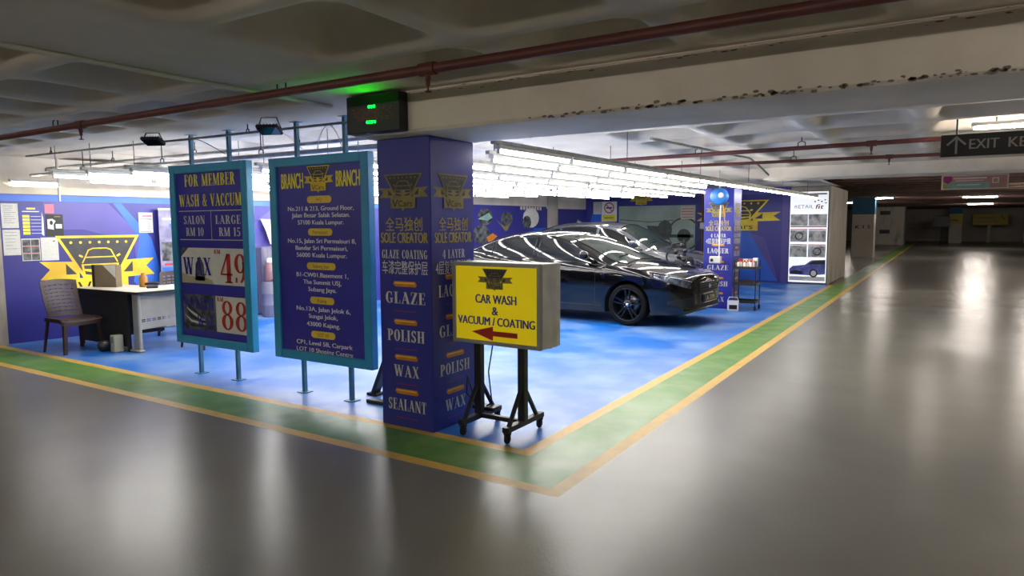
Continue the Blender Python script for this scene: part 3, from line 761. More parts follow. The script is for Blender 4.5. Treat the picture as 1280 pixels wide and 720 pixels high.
P_ = LW(-.37, 0, -.008); o = make_tube_light(.62, M_TUBE); o.location = (P_.x, P_.y, 2.20); o.rotation_euler = (0, 0, math.radians(-5))
o['label'] = 'short white tube light fixed on the left wall above the pinned notices'; o['group'] = 'tube lights over the wash bay'

# ---- aisle lights; those behind the camera are unseen, added to brighten the foreground
PA = make_tube_light(1.2, M_TUBEA)
AISLE = [((4.03, 4.02, 2.50), PI / 2, 'lit ceiling tube light above the exit sign at the right edge'), ((7.4, 2.2, 2.47), PI / 2, 'lit ceiling tube light over the aisle, right of the exit sign'), ((5.6, -1.6, 2.47), PI / 2, 'lit ceiling tube light over the aisle, just right of the camera'),
         ((2.0, -5.2, 2.47), PI / 2, 'added unseen tube light over the aisle behind the camera'), ((-2.2, -5.0, 2.47), PI / 2, 'added unseen tube light over the aisle facing the branch board'), ((-6.4, -5.0, 2.47), PI / 2, 'added unseen tube light over the left aisle facing the desk'), ((0.0, -9.5, 2.47), PI / 2, 'added unseen tube light far behind the camera')]
for i, (loc, rz, lab) in enumerate(AISLE):
    o = PA if i == 0 else copy_tree(PA)
    o.location = loc; o.rotation_euler = (0, 0, rz); o['label'] = lab; o['group'] = 'tube lights over the driving aisle'
    if i in (0, ):
        for s in (-.4, .4):
            mb = MB(); mb.tube([(0, s, .05), (0, s, ZC - loc[2] + .22)], .006, M_BSTEEL, 5); mb.build('hanger_rod', o)
    else:
        for s in (-.4, .4):
            mb = MB(); mb.tube([(0, s, .05), (0, s, ZC - loc[2] + .22)], .006, M_BSTEEL, 5); mb.build('hanger_rod', o)
PF = None
FAR = [((4.5, 32.5), 'lit far ceiling tube light in the middle of the right aisle ceiling'), ((.62, 30.8), 'lit far ceiling tube light above the white cabinet, right of the blue-topped column'), ((6.0, 20.5), 'lit ceiling tube light beside the colourful hanging banner'), ((6.2, 22.5), 'lit ceiling tube light just below the one beside the colourful banner'), ((-.9, 38.0), 'lit far ceiling tube light left of the blue-topped column'), ((5.0, 46.0), 'lit far ceiling tube light deepest in the right aisle'), ((8.5, 14.5), 'added unseen tube light over the right aisle beyond the second beam'), ((3.6, 13.9), 'added hidden tube light just behind the hanging banner'), ((9.0, 28.0), 'added unseen tube light far along the right side of the aisle')]  # unseen tubes at the end of the list added to brighten the far aisle
for i, ((x, y), lab) in enumerate(FAR):
    y = 10.2 + 1.15 * round((y - 10.39) / 1.15) + .19
    t = thing('tube_light', lab, 'tube light', (x, y, 2.69), PI / 2, 'tube lights far down the aisle')
    mb = MB(); mb.box(-.04, -.65, .018, .04, .65, .0495, M_HOUSE, bev=.005); mb.build('housing', t)
    mb = MB(); mb.tube([(0, -.62, 0), (0, .62, 0)], .022, M_TUBEF, 6); mb.build('glass_tube', t)

# ================================================================== PIPES, TRAYS, CABLES
def pipe(name, label, pts, r, m, cat='pipe', fit=None, hang=None, heads=None, n=10):
    t = thing(name, label, cat, pts[0])
    p0 = Vector(pts[0])
    mb = MB(); mb.tube([Vector(p) - p0 for p in pts], r, m, n); mb.build('pipe_run', t)
    d = (Vector(pts[-1]) - p0)
    for k in (hang or []):
        c = d * k; mb = MB(); s = r * 1.5
        top = ZC - p0.z - c.z
        mb.tube([c + Vector((-s, 0, 0)) + Vector((0, 0, -r * 1.0)), c + Vector((-s, 0, r * 2.4)), c + Vector((0, 0, r * 3.0)), c + Vector((s, 0, r * 2.4)), c + Vector((s, 0, -r))], .006, M_BSTEEL, 6)
        if top > r * 3: mb.tube([c + Vector((0, 0, r * 2.9)), c + Vector((0, 0, top + .02))], .006, M_BSTEEL, 6)
        mb.build('hanger', t)
    for k in (heads or []):
        c = d * k; mb = MB()
        mb.tube([c - d.normalized() * r * 2, c + d.normalized() * r * 2], r * 1.3, m, n)
        mb.lathe([(r * .6, 0), (r * .6, r * 1.6), (r * .45, r * 1.7), (r * .45, r * 2.6), (r * .2, r * 2.7), (r * .2, r * 3.6), (r * .7, r * 3.7), (r * .7, r * 3.9), (0, r * 3.9)], c + Vector((0, 0, -r * .6)), (0, 0, -1), m, 12)
        mb.build('sprinkler_head', t)
    return t
pipe('fire_pipe', 'maroon sprinkler pipe crossing the whole ceiling in front of the beam', [(-9, -.845, 2.5), (7, -.845, 2.5)], .029, M_PIPE, hang=[.33, .5255 + .0, .85], heads=[.358, .605])
pipe('fire_pipe', 'nearer of two maroon pipes running behind the beam to the exit sign', [(-1.2, 4.72, 2.46), (6.0, 4.2, 2.46)], .026, M_PIPE, hang=[.25, .42, .75], heads=[.52])
pipe('fire_pipe', 'further of two maroon pipes running behind the beam to the exit sign', [(-1.5, 5.7, 2.43), (6.0, 6.1, 2.43)], .022, M_PIPE, hang=[.40, .7], heads=[.55])
pipe('conduit', 'straight grey conduit along the ceiling from the LED sign towards the camera', [(-.93, -.08, 2.545), (-.93, -5.0, 2.545)], .0155, M_CABLE, 'conduit', n=8)
pipe('conduit', 'grey conduit above the boards running to the left wall', [(-.62, .29, 2.48), (-6.5, .06, 2.48)], .012, M_GALV, 'conduit', hang=[.3, .9], n=8)
pipe('conduit', 'thin pipe above the boards, upper of the two behind the price board posts', [(-.62, .8, 2.42), (-7.5, .72, 2.42)], .018, M_GALV, 'pipe', hang=[.25, .5, .75], n=8)
pipe('conduit', 'thin pipe above the boards, lower of the two behind the price board posts', [(-.62, .62, 2.31), (-7.45, .5, 2.31)], .022, M_GALV, 'pipe', hang=[.3, .55, .8], n=8)
pipe('drop_pipe', 'white pipe dropping in front of the left wall top', [(-6.52, .42, 2.49), (-6.52, .42, 1.93)], .014, M_CABLE, 'pipe', n=8)
tag(pipe('conduit', 'bent grey conduit under the bay ceiling, behind the near beam', [(.5, 3.2, 2.53), (.85, 6.2, 2.53), (.9, 6.5, 2.45), (.9, 7.2, 2.35)], .016, M_GALV, 'conduit', n=8), 'bent grey conduit under the bay ceiling, behind the near beam', 'conduit')
def cable(label, pts, r=.004, m=M_CABLE):
    mb = MB(); P = [Vector(p) for p in pts]; Q = []
    for i in range(len(P) - 1):
        a = P[max(i - 1, 0)]; b = P[i]; c = P[i + 1]; d = P[min(i + 2, len(P) - 1)]
        for k in range(6):
            t = k / 6; Q.append(0.5 * ((2 * b) + (c - a) * t + (2 * a - 5 * b + 4 * c - d) * t * t + (3 * b - a - 3 * c + d) * t ** 3))
    Q.append(P[-1]); mb.tube(Q, r, m, 5)
    return tag(mb.build('cable'), label, 'cable')
cable('loose arched cable above the branch board between its hanger posts', [(-1.66, .42, 2.30), (-1.62, .42, 2.42), (-1.52, .42, 2.505), (-1.42, .42, 2.45), (-1.34, .42, 2.30)])
cable('cable hanging from the floodlight to the pipes left of the branch board', [(-2.14, .3, 2.49), (-2.04, .34, 2.47), (-1.98, .42, 2.40), (-1.96, .5, 2.33)])
cable('slack cable above the price board between the two hanger posts', [(-3.55, .28, 2.5), (-3.3, .28, 2.49), (-3.1, .3, 2.42), (-2.99, .4, 2.33)], m=M_BSTEEL)
cable('thin dark cable dropping beside the LED sign to the branch board corner', [(-.6, .2, 2.45), (-.75, .3, 2.36), (-.8, .37, 2.24)], .003, M_BSTEEL)

# ---- two floodlights pointing down at the boards
def floodlight(loc, rz, label):
    t = thing('floodlight', label, 'floodlight', loc, rz, 'floodlights above the boards')
    R_ = Matrix.Rotation(math.radians(-24), 4, 'X')
    mb = MB(); mb.box(-.10, -.07, -.014, .10, .07, .014, M_BSTEEL, M=R_, bev=.006)
    for k in range(7): mb.box(-.09 + k * .03 - .003, -.06, .016, -.09 + k * .03 + .003, .06, .026, M_BSTEEL, M=R_)
    mb.build('lamp_body', t)
    mb = MB(); mb.box(-.095, -.062, -.0175, .095, .062, -.0165, M_GLASS, M=R_); mb.build('lens', t)
    mb = MB(); zt = ZC - loc[2] - .001
    for s in (-1, 1): mb.bar((s * .115, 0, 0), (s * .07, .0, zt), .018, .005, M_BSTEEL)
    mb.bar((-.07, 0, zt - .003), (.07, 0, zt - .003), .02, .005, M_BSTEEL)
    mb.build('bracket', t)
floodlight((-1.87, .06, 2.452), math.radians(25), 'black floodlight hung from the ceiling left of the branch board posts')
floodlight((-3.70, .06, 2.475), math.radians(25), 'black floodlight hung from the ceiling left of the price board posts')

# ================================================================== OVERHEAD SIGNS
ex = thing('exit_sign', 'grey hanging exit sign with white arrow at the top right', 'exit sign', (3.765, 3.72, 2.215))
mb = MB(); mb.box(-.575, -.02, 0, .575, .02, .205, M_EXIT, bev=.004); mb.build('panel', ex)
for s in (-.45, .45):
    mb = MB(); mb.tube([(s, 0, .204), (s, 0, ZC - 2.215 + .22)], .008, M_BSTEEL, 6); mb.build('hanger_rod', ex)
pl = Plane((0, -.02, 0), (1, 0, 0), (0, 0, 1))
mb = MB(); line(mb, pl, [(-.45, .03), (-.45, .172)], .018, M_EXITT, 2); line(mb, pl, [(-.52, .11), (-.45, .178), (-.38, .11)], .018, M_EXITT, 3); mb.build('printed_arrow', ex)
label_line(ex, pl, 'EXIT', -.235, .112, .095, M_EXITT, .225, bold=.02); label_line(ex, pl, 'KELUAR', .17, .112, .095, M_EXITT, .44, bold=.02)
bn = thing('hanging_banner', 'colourful hanging banner in the aisle beyond the second beam', 'banner', (3.72, 12.6, 2.26))
mb = MB(); mb.box(-.56, -.015, 0, .56, .015, .29, M_CREAM, bev=.004); mb.build('panel', bn)
pl = Plane((0, -.015, 0), (1, 0, 0), (0, 0, 1))
mb = MB(); rect(mb, pl, -.53, .02, .25, .14, M_AQUA); rect(mb, pl, -.53, .14, .25, .27, M_SALMON); rect(mb, pl, .25, .02, .53, .27, M_SALMON)
poly(mb, pl, [(-.53, .27), (-.38, .27), (-.38, .17), (-.45, .11), (-.53, .17)], M_MAGENTA, 3); poly(mb, pl, [(-.53, .14), (-.44, .06), (-.47, .02), (-.53, .02)], M_LIME, 3)
rect(mb, pl, -.35, .205, .2, .235, M_PALE, 3); rect(mb, pl, -.32, .165, .15, .18, M_PALE, 3); rect(mb, pl, -.3, .08, .1, .1, M_PALE, 3); rect(mb, pl, .29, .11, .40, .22, M_PALE, 3); rect(mb, pl, .31, .13, .38, .2, M_SALMON, 4)
mb.build('printed_design', bn)
for s in (-.5, .5):
    mb = MB(); mb.tube([(s, 0, .29), (s, 0, .50)], .006, M_BSTEEL, 5); mb.build('hanger_rod', bn)

# ================================================================== PINNED NOTICES ON THE LEFT WALL
def notice(s0, z0, s1, z1, m, label, draw=None, off=.004, name='notice'):
    t = thing(name, label, 'notice', LW((s0 + s1) / 2, z0, off), th, 'notices on the left wall')
    w_, h_ = s1 - s0, z1 - z0
    mb = MB(); mb.box(-w_ / 2, -.0015, 0, w_ / 2, .0015, h_, m); mb.build('sheet', t)
    if draw:
        mb = MB(); draw(mb, Plane((0, -.0015, 0), (1, 0, 0), (0, 0, 1), .0008), w_, h_); mb.build('print', t)
    return t
def d_lines(n, x0=-.38, x1=.38):
    def f(mb, pl, w_, h_):
        r = random.Random(n)
        for k in range(n):
            y = h_ * (.88 - .76 * k / n); rect(mb, pl, w_ * x0, y, w_ * (x0 + (x1 - x0) * (.6 + .4 * r.random())), y + h_ * .018, M_INK)
    return f
def d_price(mb, pl, w_, h_):
    text(mb, pl, 'MENU', 0, h_ * .91, h_ * .05, M_YTXT, w_ * .35, k=2)
    rect(mb, pl, -w_ * .38, h_ * .8, w_ * .3, h_ * .83, M_PALE)
    for k in range(6):
        rect(mb, pl, -w_ * .38, h_ * (.10 + k * .105), -w_ * .1, h_ * (.18 + k * .105), M_YTXT); rect(mb, pl, -w_ * .05, h_ * (.13 + k * .105), w_ * .35, h_ * (.145 + k * .105), M_PALE)
def d_price2(mb, pl, w_, h_):
    rect(mb, pl, -w_ * .2, h_ * .88, w_ * .15, h_ * .93, M_YTXT); rect(mb, pl, -w_ * .38, h_ * .8, w_ * .3, h_ * .83, M_PALE)
    for k in range(6):
        rect(mb, pl, -w_ * .38, h_ * (.10 + k * .105), -w_ * .1, h_ * (.18 + k * .105), M_YTXT); rect(mb, pl, -w_ * .05, h_ * (.13 + k * .105), w_ * .35, h_ * (.145 + k * .105), M_PALE)
    poly(mb, pl, [(w_ * .35, h_ * .1), (w_ * .45, h_ * .05), (w_ * .45, h_ * .6), (w_ * .4, h_ * .8)], M_PALE, 2)
def d_bottle(mb, pl, w_, h_):
    poly(mb, pl, [(-w_ * .4, h_ * .35), (-w_ * .05, h_ * .3), (-w_ * .05, h_ * .55), (w_ * .08, h_ * .7), (-w_ * .1, h_ * .8), (-w_ * .4, h_ * .78)], M_PALE); disc(mb, pl, -w_ * .18, h_ * .62, w_ * .09, h_ * .1, M_BLACK, 2)
    rect(mb, pl, w_ * .06, h_ * .36, w_ * .42, h_ * .56, M_PALE); rect(mb, pl, w_ * .0, h_ * .88, w_ * .35, h_ * .92, M_GOLD)
def d_photos(mb, pl, w_, h_):
    for i in range(2):
        for j in range(3): rect(mb, pl, -w_ * .46 + i * w_ * .47, h_ * (.03 + j * .325), -w_ * .02 + i * w_ * .47, h_ * (.30 + j * .325), M_PHOTOG)
    for j in range(2): rect(mb, pl, -w_ * .46, h_ * (.305 + j * .325), w_ * .45, h_ * (.335 + j * .325), M_RED, 2)
def d_flyer(mb, pl, w_, h_):
    rect(mb, pl, -w_ * .25, h_ * .78, w_ * .4, h_ * .87, M_PINK); rect(mb, pl, -w_ * .4, h_ * .65, w_ * .4, h_ * .7, M_INK)
    for k in range(6): rect(mb, pl, -w_ * .35, h_ * (.12 + k * .08), w_ * .3, h_ * (.14 + k * .08), M_INK)
    rect(mb, pl, -w_ * .4, h_ * .05, w_ * .35, h_ * .08, M_RED)
notice(-.80, 1.585, -.605, 1.92, M_PAPER, 'white printed notice at the left edge, upper of the pair', d_lines(9))
notice(-.80, 1.215, -.60, 1.565, M_PAPER, 'white printed notice at the left edge, lower of the pair', d_lines(6))
notice(-.595, 1.45, -.295, 1.895, M_CLAD, 'dark blue price notice with yellow boxes on the left wall', d_price2)
notice(-.285, 1.79, -.17, 1.92, M_PINK, 'small pink note above the black bottle notice', d_lines(3))
notice(-.285, 1.465, -.065, 1.775, M_BLACK, 'black notice with a white bottle picture on the left wall', d_bottle)
notice(-.59, 1.13, -.37, 1.44, M_PAPER, 'notice with six small car photos in two columns on the left wall', d_photos)
notice(-.36, 1.125, -.145, 1.45, M_PAPER, 'blank white sheet with a small stamp, left of the wall emblem', lambda mb, pl, w_, h_: rect(mb, pl, w_ * .2, h_ * .82, w_ * .32, h_ * .86, M_BLACK))
notice(.98, 1.50, 1.195, 1.815, M_PAPER, 'white flyer with pink heading, right above the wall emblem', d_flyer)
# roll-up banner standing before the left wall
rb = thing('rollup_banner', 'mauve roll-up banner standing against the left wall behind the price board', 'banner', LW(1.58, 0, .14), th)
mb = MB(); mb.box(-.36, -.003, .06, .36, .003, 1.86, M_PURPLE); mb.build('sheet', rb)
mb = MB(); mb.box(-.37, -.012, 1.855, .37, .012, 1.885, M_GALV); mb.build('top_rail', rb)
mb = MB(); mb.box(-.38, -.09, 0, .38, .09, .07, M_GALV, bev=.015); mb.build('base', rb)
pl = Plane((0, -.003, 0), (1, 0, 0), (0, 0, 1))
mb = MB(); rect(mb, pl, -.3, 1.70, .1, 1.73, M_PALE); rect(mb, pl, -.2, 1.58, .3, 1.64, M_WALLLIGHT); rect(mb, pl, -.05, 1.72, .2, 1.79, M_WHITE); rect(mb, pl, -.33, 1.05, .33, 1.35, M_PHOTOG, 1); rect(mb, pl, -.02, 1.1, .3, 1.42, M_PALE, 2); rect(mb, pl, -.3, .98, .3, 1.01, M_RED); rect(mb, pl, -.34, .86, .34, .95, M_WALLLIGHT); mb.build('print', rb)

# ================================================================== GREY CORNER SEEN BETWEEN THE BOARDS
lk = thing('locker', 'grey lilac tall panel cabinet against the left wall between the two boards', 'cabinet', LW(3.35, 0, .2), th)
mb = MB(); mb.box(-.4, -.03, .02, .4, .19, 1.22, M_LOCKER, bev=.01); mb.build('body', lk)
for k in range(2):
    mb = MB(); mb.box(-.385 + k * .39, -.042, .05, -.01 + k * .39, -.0305, 1.2, M_LOCKER, bev=.004); d = mb.build('door', lk)
    mb = MB(); mb.box(-.03 + k * .06 - .01, -.06, .6, -.03 + k * .06 + .01, -.0425, .75, M_GALV); mb.build('handle', d)
mb = MB(); rows = []
for i in range(13):
    s = i / 12
    rows.append([LW(3.06 + .75 * s, 1.72 - .02 * s, .06), LW(3.10 + .75 * s, 1.50 - .2 * s, .16 + .02 * math.sin(s * 20)), LW(3.2 + .75 * s, 1.27, .12)])
mb.grid(rows, M_PALE); tag(mb.build('canvas_sheet'), 'pale sheet draped high on the wall above the grey cabinet', 'sheet')
bt = thing('spray_bottle', 'reddish bottle with white cap standing on the black drum between the boards', 'bottle', LW(2.97, .62, .42), th)
mb = MB(); mb.lathe([(0, 0), (.085, 0), (.09, .02), (.09, .24), (.07, .30), (.04, .33), (.035, .34)], (0, 0, 0), (0, 0, 1), M_MAUVE if 'M_MAUVE' in globals() else mat('mauve_plastic', '#8d6a72', 0.3), 18); mb.build('body', bt)
mb = MB(); mb.lathe([(.045, .335), (.05, .345), (.05, .40), (.03, .42), (0, .42)], (0, 0, 0), (0, 0, 1), M_WHITE, 16); mb.build('cap', bt)
dr = thing('drum', 'grey drum under the reddish bottle between the boards', 'drum', LW(2.97, 0, .42), th)
mb = MB(); mb.lathe([(0, 0), (.14, 0), (.15, .015), (.15, .2), (.155, .21), (.15, .22), (.15, .4), (.155, .41), (.15, .42), (.15, .6), (.14, .6195), (0, .6195)], (0, 0, 0), (0, 0, 1), M_LOCKER, 22); mb.build('body', dr)
vs = thing('vacuum_stand', 'black upright vacuum pole with hose loop left of the branch board', 'vacuum', LW(3.22, 0, .5), th)
mb = MB(); mb.lathe([(0, 0), (.11, 0), (.11, .03), (.05, .05), (.03, .09)], (0, 0, 0), (0, 0, 1), M_GALV, 18); mb.build('base', vs)
mb = MB(); mb.tube([(0, 0, .08), (0, 0, 1.0)], .028, M_BSTEEL, 10); mb.build('pole', vs)
mb = MB(); mb.box(-.1, -.09, .92, .1, .09, 1.12, M_BSTEEL, bev=.03); mb.tube([(-.08, -.02, 1.05), (-.14, -.04, .98), (-.06, -.1, .9)], .03, M_BSTEEL, 8); mb.build('motor_head', vs)
mb = MB(); mb.tube([(-.33, -.1, .66), (-.2, -.14, .64), (-.05, -.14, .61), (.1, -.1, .63), (.25, -.05, .68), (.3, .0, .8)], .016, M_RUBBER, 8); mb.tube([(-.1, -.08, .95), (-.08, -.1, .6), (-.13, -.1, .3), (-.1, -.08, .03)], .007, M_CABLE, 6); mb.build('hose', vs)

# ================================================================== BLACK DISPLAY STAND BETWEEN BRANCH BOARD AND COLUMN
ds = thing('folding_stand', 'black folding stand with flat foot squeezed between branch board and front column', 'stand', (-.80, .62, 0))
mb = MB(); mb.box(-.30, -.23, 0, .08, -.16, .035, M_BSTEEL, bev=.006); mb.box(.0, -.17, 0.002, .06, .12, .03, M_BSTEEL, bev=.006); mb.build('foot', ds)
mb = MB(); mb.bar((-.43, .03, .02), (-.24, .03, .42), .085, .04, M_BSTEEL); mb.bar((-.26, .03, .40), (.0, .03, .44), .04, .04, M_BSTEEL); mb.box(-.50, -.02, 0, -.37, .09, .025, M_RUBBER, bev=.006); mb.build('leg', ds)
mb = MB(); mb.bar((-.1, -.02, .03), (-.02, .02, 1.25), .05, .03, M_BSTEEL); mb.build('upright', ds)
mb = MB()
for k in range(9): mb.tube([(-.18, .02, .75 + k * .05), (.06, .02, .78 + k * .05)], .004, M_BSTEEL, 5)
for k in range(5): mb.tube([(-.18 + k * .06, .02, .73), (-.18 + k * .06, .02, 1.2)], .004, M_BSTEEL, 5)
mb.build('wire_basket', ds)
mb = MB(); mb.lathe([(0, 0), (.06, .0), (.07, .02), (.07, .16), (.04, .2), (.02, .21), (.02, .24), (0, .24)], (-.72 + .0, 1.02, 1.21), (0, 0, 1), M_HIVIS, 16)
mb2 = MB(); mb2.lathe([(0, 0), (.06, .0), (.07, .02), (.07, .14), (.04, .18), (.02, .19), (.02, .22), (0, .22)], (0, 0, 0), (0, 0, 1), M_HIVIS, 16)
sb = thing('spray_can', 'yellow-green bottle hanging in the wire basket beside the front column', 'bottle', (-.81, .64, 1.2505)); mb2.build('body', sb)

# ================================================================== DESK CORNER
dk = thing('office_desk', 'grey metal L-shaped office desk with pale top beside the left wall', 'desk', (-5.62, .70, 0))
mb = MB()
top = []
def top_pts():
    o = [(-1.15, -.10), (.30, -.04)]
    o += [(.30 + .06 * math.sin(a), -.04 + .06 - .06 * math.cos(a)) for a in [k * PI / 8 for k in range(1, 5)]]
    o += [(.36, .5), (.30, .85), (.12, 1.22), (-.42, 1.30), (-.44, .62), (-1.15, .5)]
    return o
tp = top_pts(); zt0, zt1 = .745, .775
mb.face([(x, y, zt1) for x, y in tp], M_DESKTOP); mb.face([(x, y, zt0) for x, y in tp][::-1], M_DESKTOP)
for k in range(len(tp)):
    a, b = tp[k], tp[(k + 1) % len(tp)]; mb.face([(a[0], a[1], zt0), (b[0], b[1], zt0), (b[0], b[1], zt1), (a[0], a[1], zt1)], M_DARKPANEL)
mb.build('desktop', dk)
mb = MB()
mb.rbox(.16, .0, .03, .30, .045, .744, M_DESK, .012); mb.build('leg', dk)
mb = MB(); mb.rbox(-.20, -.03, 0, .34, .055, .035, M_DESK, .015); mb.build('foot', dk)
mb = MB(); mb.rbox(-.02, 1.08, .03, .12, 1.125, .744, M_DESK, .012); mb.build('leg', dk)
mb = MB(); mb.rbox(-.36, 1.06, 0, .16, 1.14, .035, M_DESK, .015); mb.build('foot', dk)
# modesty panel with slots
mb = MB()
def panel_pt(u, z): return Vector((.245 - .20 * u, .05 + 1.02 * u, z))
for u0, u1, z0, z1 in ((0, 1, .42, .742), (0, 1, .28, .375)):
    P = [panel_pt(u0, z0), panel_pt(u1, z0), panel_pt(u1, z1), panel_pt(u0, z1)]; mb.face(P, M_DESK); q = [p - Vector((.012, .002, 0)) for p in P]; mb.face(q[::-1], M_DESK)
for r_ in range(2):
    zb = .375 + r_ * .0225
    for k in range(13):
        for u0, u1, m in ((k / 13, k / 13 + .02, M_DESK),):
            P = [panel_pt(u0, zb), panel_pt(u1, zb), panel_pt(u1, zb + .0225), panel_pt(u0, zb + .0225)]; mb.face(P, M_DESK)
        P = [panel_pt(k / 13, zb + .014), panel_pt((k + 1) / 13, zb + .014), panel_pt((k + 1) / 13, zb + .0225), panel_pt(k / 13, zb + .0225)]; mb.face(P, M_DESK)
mb.build('modesty_panel', dk)
mb = MB(); mb.box(-1.1, -.04, .06, .14, -.015, .742, M_DARKPANEL); mb.box(-1.1, -.015, .06, -1.075, .45, .742, M_DARKPANEL); mb.box(-1.1, -.04, 0, -1.06, 0, .0605, M_DARKPANEL); mb.box(.08, -.04, 0, .12, 0, .0605, M_DARKPANEL)
mb.build('dark_panel', dk)
mb = MB(); mb.box(-.40, .05, .2, .02, .5, .24, M_DARKPANEL); mb.box(-.40, .05, .24, -.385, .5, .742, M_DARKPANEL); mb.build('lower_shelf', dk)
# things on the desk
bx = thing('display_board', 'brown grey box board with a dark side standing on the desk', 'box', (-6.42, .92, .7765), math.radians(20))
mb = MB(); mb.box(-.17, -.05, 0, .17, .06, .30, M_CARDBOARD, bev=.004); mb.build('body', bx)
mb = MB(); mb.box(-.21, -.0505, 0, -.1705, .06, .302, M_BLACK); mb.build('side_panel', bx)
pl = Plane((0, -.05, 0), (1, 0, 0), (0, 0, 1)); mb = MB(); poly(mb, pl, [(-.03, .298), (.168, .298), (.168, .12)], M_PALE); line(mb, pl, [(-.03, .298), (.168, .12)], .008, M_INK, 2); mb.build('pale_corner', bx)
for i, (x, y, a) in enumerate(((-5.95, .88, 10), (-5.6, .95, -15), (-5.52, 1.3, 30), (-5.75, 1.5, 5))):
    lab = ['white paper sheet lying in front of the brown box board on the desk', 'white paper sheet at the near right corner of the desk', 'white paper sheet at the right edge of the desk', 'white paper sheet at the far part of the desk'][i]
    p = thing('paper_sheet', lab, 'paper', (x, y, .7755), math.radians(a), 'papers on the desk'); mb = MB(); mb.box(-.11, -.15, 0, .11, .15, .0015 + i * .0, M_PAPER); mb.build('sheet', p)
ph = thing('desk_phone', 'small black phone lying on the desk papers', 'phone', (-5.70, 1.12, .7775), math.radians(-30)); mb = MB(); mb.box(-.09, -.07, 0, .09, .07, .035, M_BSTEEL, bev=.012); mb.build('body', ph)
mb = MB(); mb.tube([(-.06, -.085, .05), (-.05, -.03, .062), (-.05, .03, .062), (-.06, .085, .05)], .018, M_BSTEEL, 8); mb.build('handset', ph)
bt2 = thing('amber_bottle', 'small amber bottle at the right end of the box board on the desk', 'bottle', (-5.98, 1.16, .7765)); mb = MB(); mb.lathe([(0, 0), (.05, 0), (.055, .02), (.055, .13), (.03, .16), (.025, .19), (0, .19)], (0, 0, 0), (0, 0, 1), mat('amber_plastic', '#a8742a', 0.3), 16); mb.build('body', bt2)
cp = thing('storage_box', 'small beige box on the floor beside the grey desk leg', 'box', (-5.64, .585, .0005)); mb = MB(); mb.box(-.05, -.06, 0, .05, .06, .22, M_BEIGE, bev=.008); mb.build('body', cp); mb = MB(); mb.box(-.035, -.066, .12, .035, -.0605, .2, M_INK); mb.build('front_panel', cp)
bw = thing('steel_bowl', 'small round steel pot on the floor beside the dark desk panel', 'pot', (-5.86, .545, .0005)); mb = MB(); mb.lathe([(0, 0), (.06, 0), (.085, .04), (.09, .08), (.07, .12), (.04, .13), (0, .135)], (0, 0, 0), (0, 0, 1), mat('dull_steel', '#5a5a5c', 0.35, metal=.8), 18); mb.build('body', bw)

# ================================================================== PLASTIC CHAIRS
def make_chair():
    t = thing('plastic_chair', '', 'chair')
    # faces +X; seat 0.45 high
    mb = MB(); rows = []
    N = 10
    for i in range(N + 1):
        u = i / N; x = -.22 + .44 * u; row = []
        for j in range(N + 1):
            v = j / N * 2 - 1; wv = .225 + .03 * u
            z = .445 - .018 * math.cos(v * PI / 2) - (.03 * ((u - .85) / .15) ** 2 if u > .85 else 0)
            row.append((x, v * wv, z))
        rows.append(row)
    mb.grid(rows, M_PLASTIC); mb.grid([[(x, y, z - .018) for x, y, z in r] for r in rows], M_PLASTIC)
    edge = [r[0] for r in rows] + rows[-1][1:] + [r[-1] for r in rows[::-1]][1:] + rows[0][::-1][1:]
    mb.grid([edge, [(x * 1.02, y * 1.03, z - .045) for x, y, z in edge]], M_PLASTIC)
    mb.build('seat', t)
    # backrest: curved woven lattice
    def bp(u, v):
        wv = .215 + .01 * u
        y = v * wv
        return Vector((-.20 - .13 * u - .015 * math.sin(u * PI) + .05 * v * v, y, .45 + .45 * u + .02 * math.cos(v * PI / 2) * u))
    mb = MB()
    def strip(u0, u1, v0, v1, dx=.0):
        nu, nv = 3, 8
        A = [[bp(u0 + (u1 - u0) * i / nu, v0 + (v1 - v0) * j / nv) + Vector((dx, 0, 0)) for j in range(nv + 1)] for i in range(nu + 1)]
        B = [[p - Vector((.012, 0, 0)) for p in r] for r in A]
        mb.grid(A, M_PLASTIC); mb.grid(B, M_PLASTIC)
        e = A[0] + [r[-1] for r in A[1:]] + A[-1][::-1][1:] + [r[0] for r in A[::-1]][1:]; e2 = B[0] + [r[-1] for r in B[1:]] + B[-1][::-1][1:] + [r[0] for r in B[::-1]][1:]
        mb.grid([e, e2], M_PLASTIC, False)
    strip(.86, 1.0, -1, 1); strip(0, .12, -1, 1); strip(0, 1, -1, -.8); strip(0, 1, .8, 1)
    for k in range(7): strip(.15 + k * .10, .225 + k * .10, -.81, .81, .004 if k % 2 else 0)
    for k in range(5): strip(.1, .88, -.66 + k * .31, -.56 + k * .31, -.004)
    mb.build('backrest', t)
    for sx in (-1, 1):
        for sy in (-1, 1):
            mb = MB(); x0, y0 = sx * .195, sy * .215; x1, y1 = sx * .225 - (.03 if sx < 0 else 0), sy * .245
            rows = []
            for k in range(5):
                f = k / 4; cx_, cy_ = x0 + (x1 - x0) * f, y0 + (y1 - y0) * f; s = .046 * (1 - .35 * f); z = .43 * (1 - f)
                rows.append([(cx_ - sx * s, cy_ + sy * .004, z), (cx_ + sx * .004, cy_ + sy * .004, z), (cx_ + sx * .004, cy_ - sy * s, z), (cx_ - sx * .004, cy_ - sy * .012, z), (cx_ - sx * .012, cy_ - sy * .004, z)])
            mb.grid(rows, M_PLASTIC, False, closeu=True); mb.face(rows[-1], M_PLASTIC)
            mb.build('leg', t)
    return t
ch = make_chair()
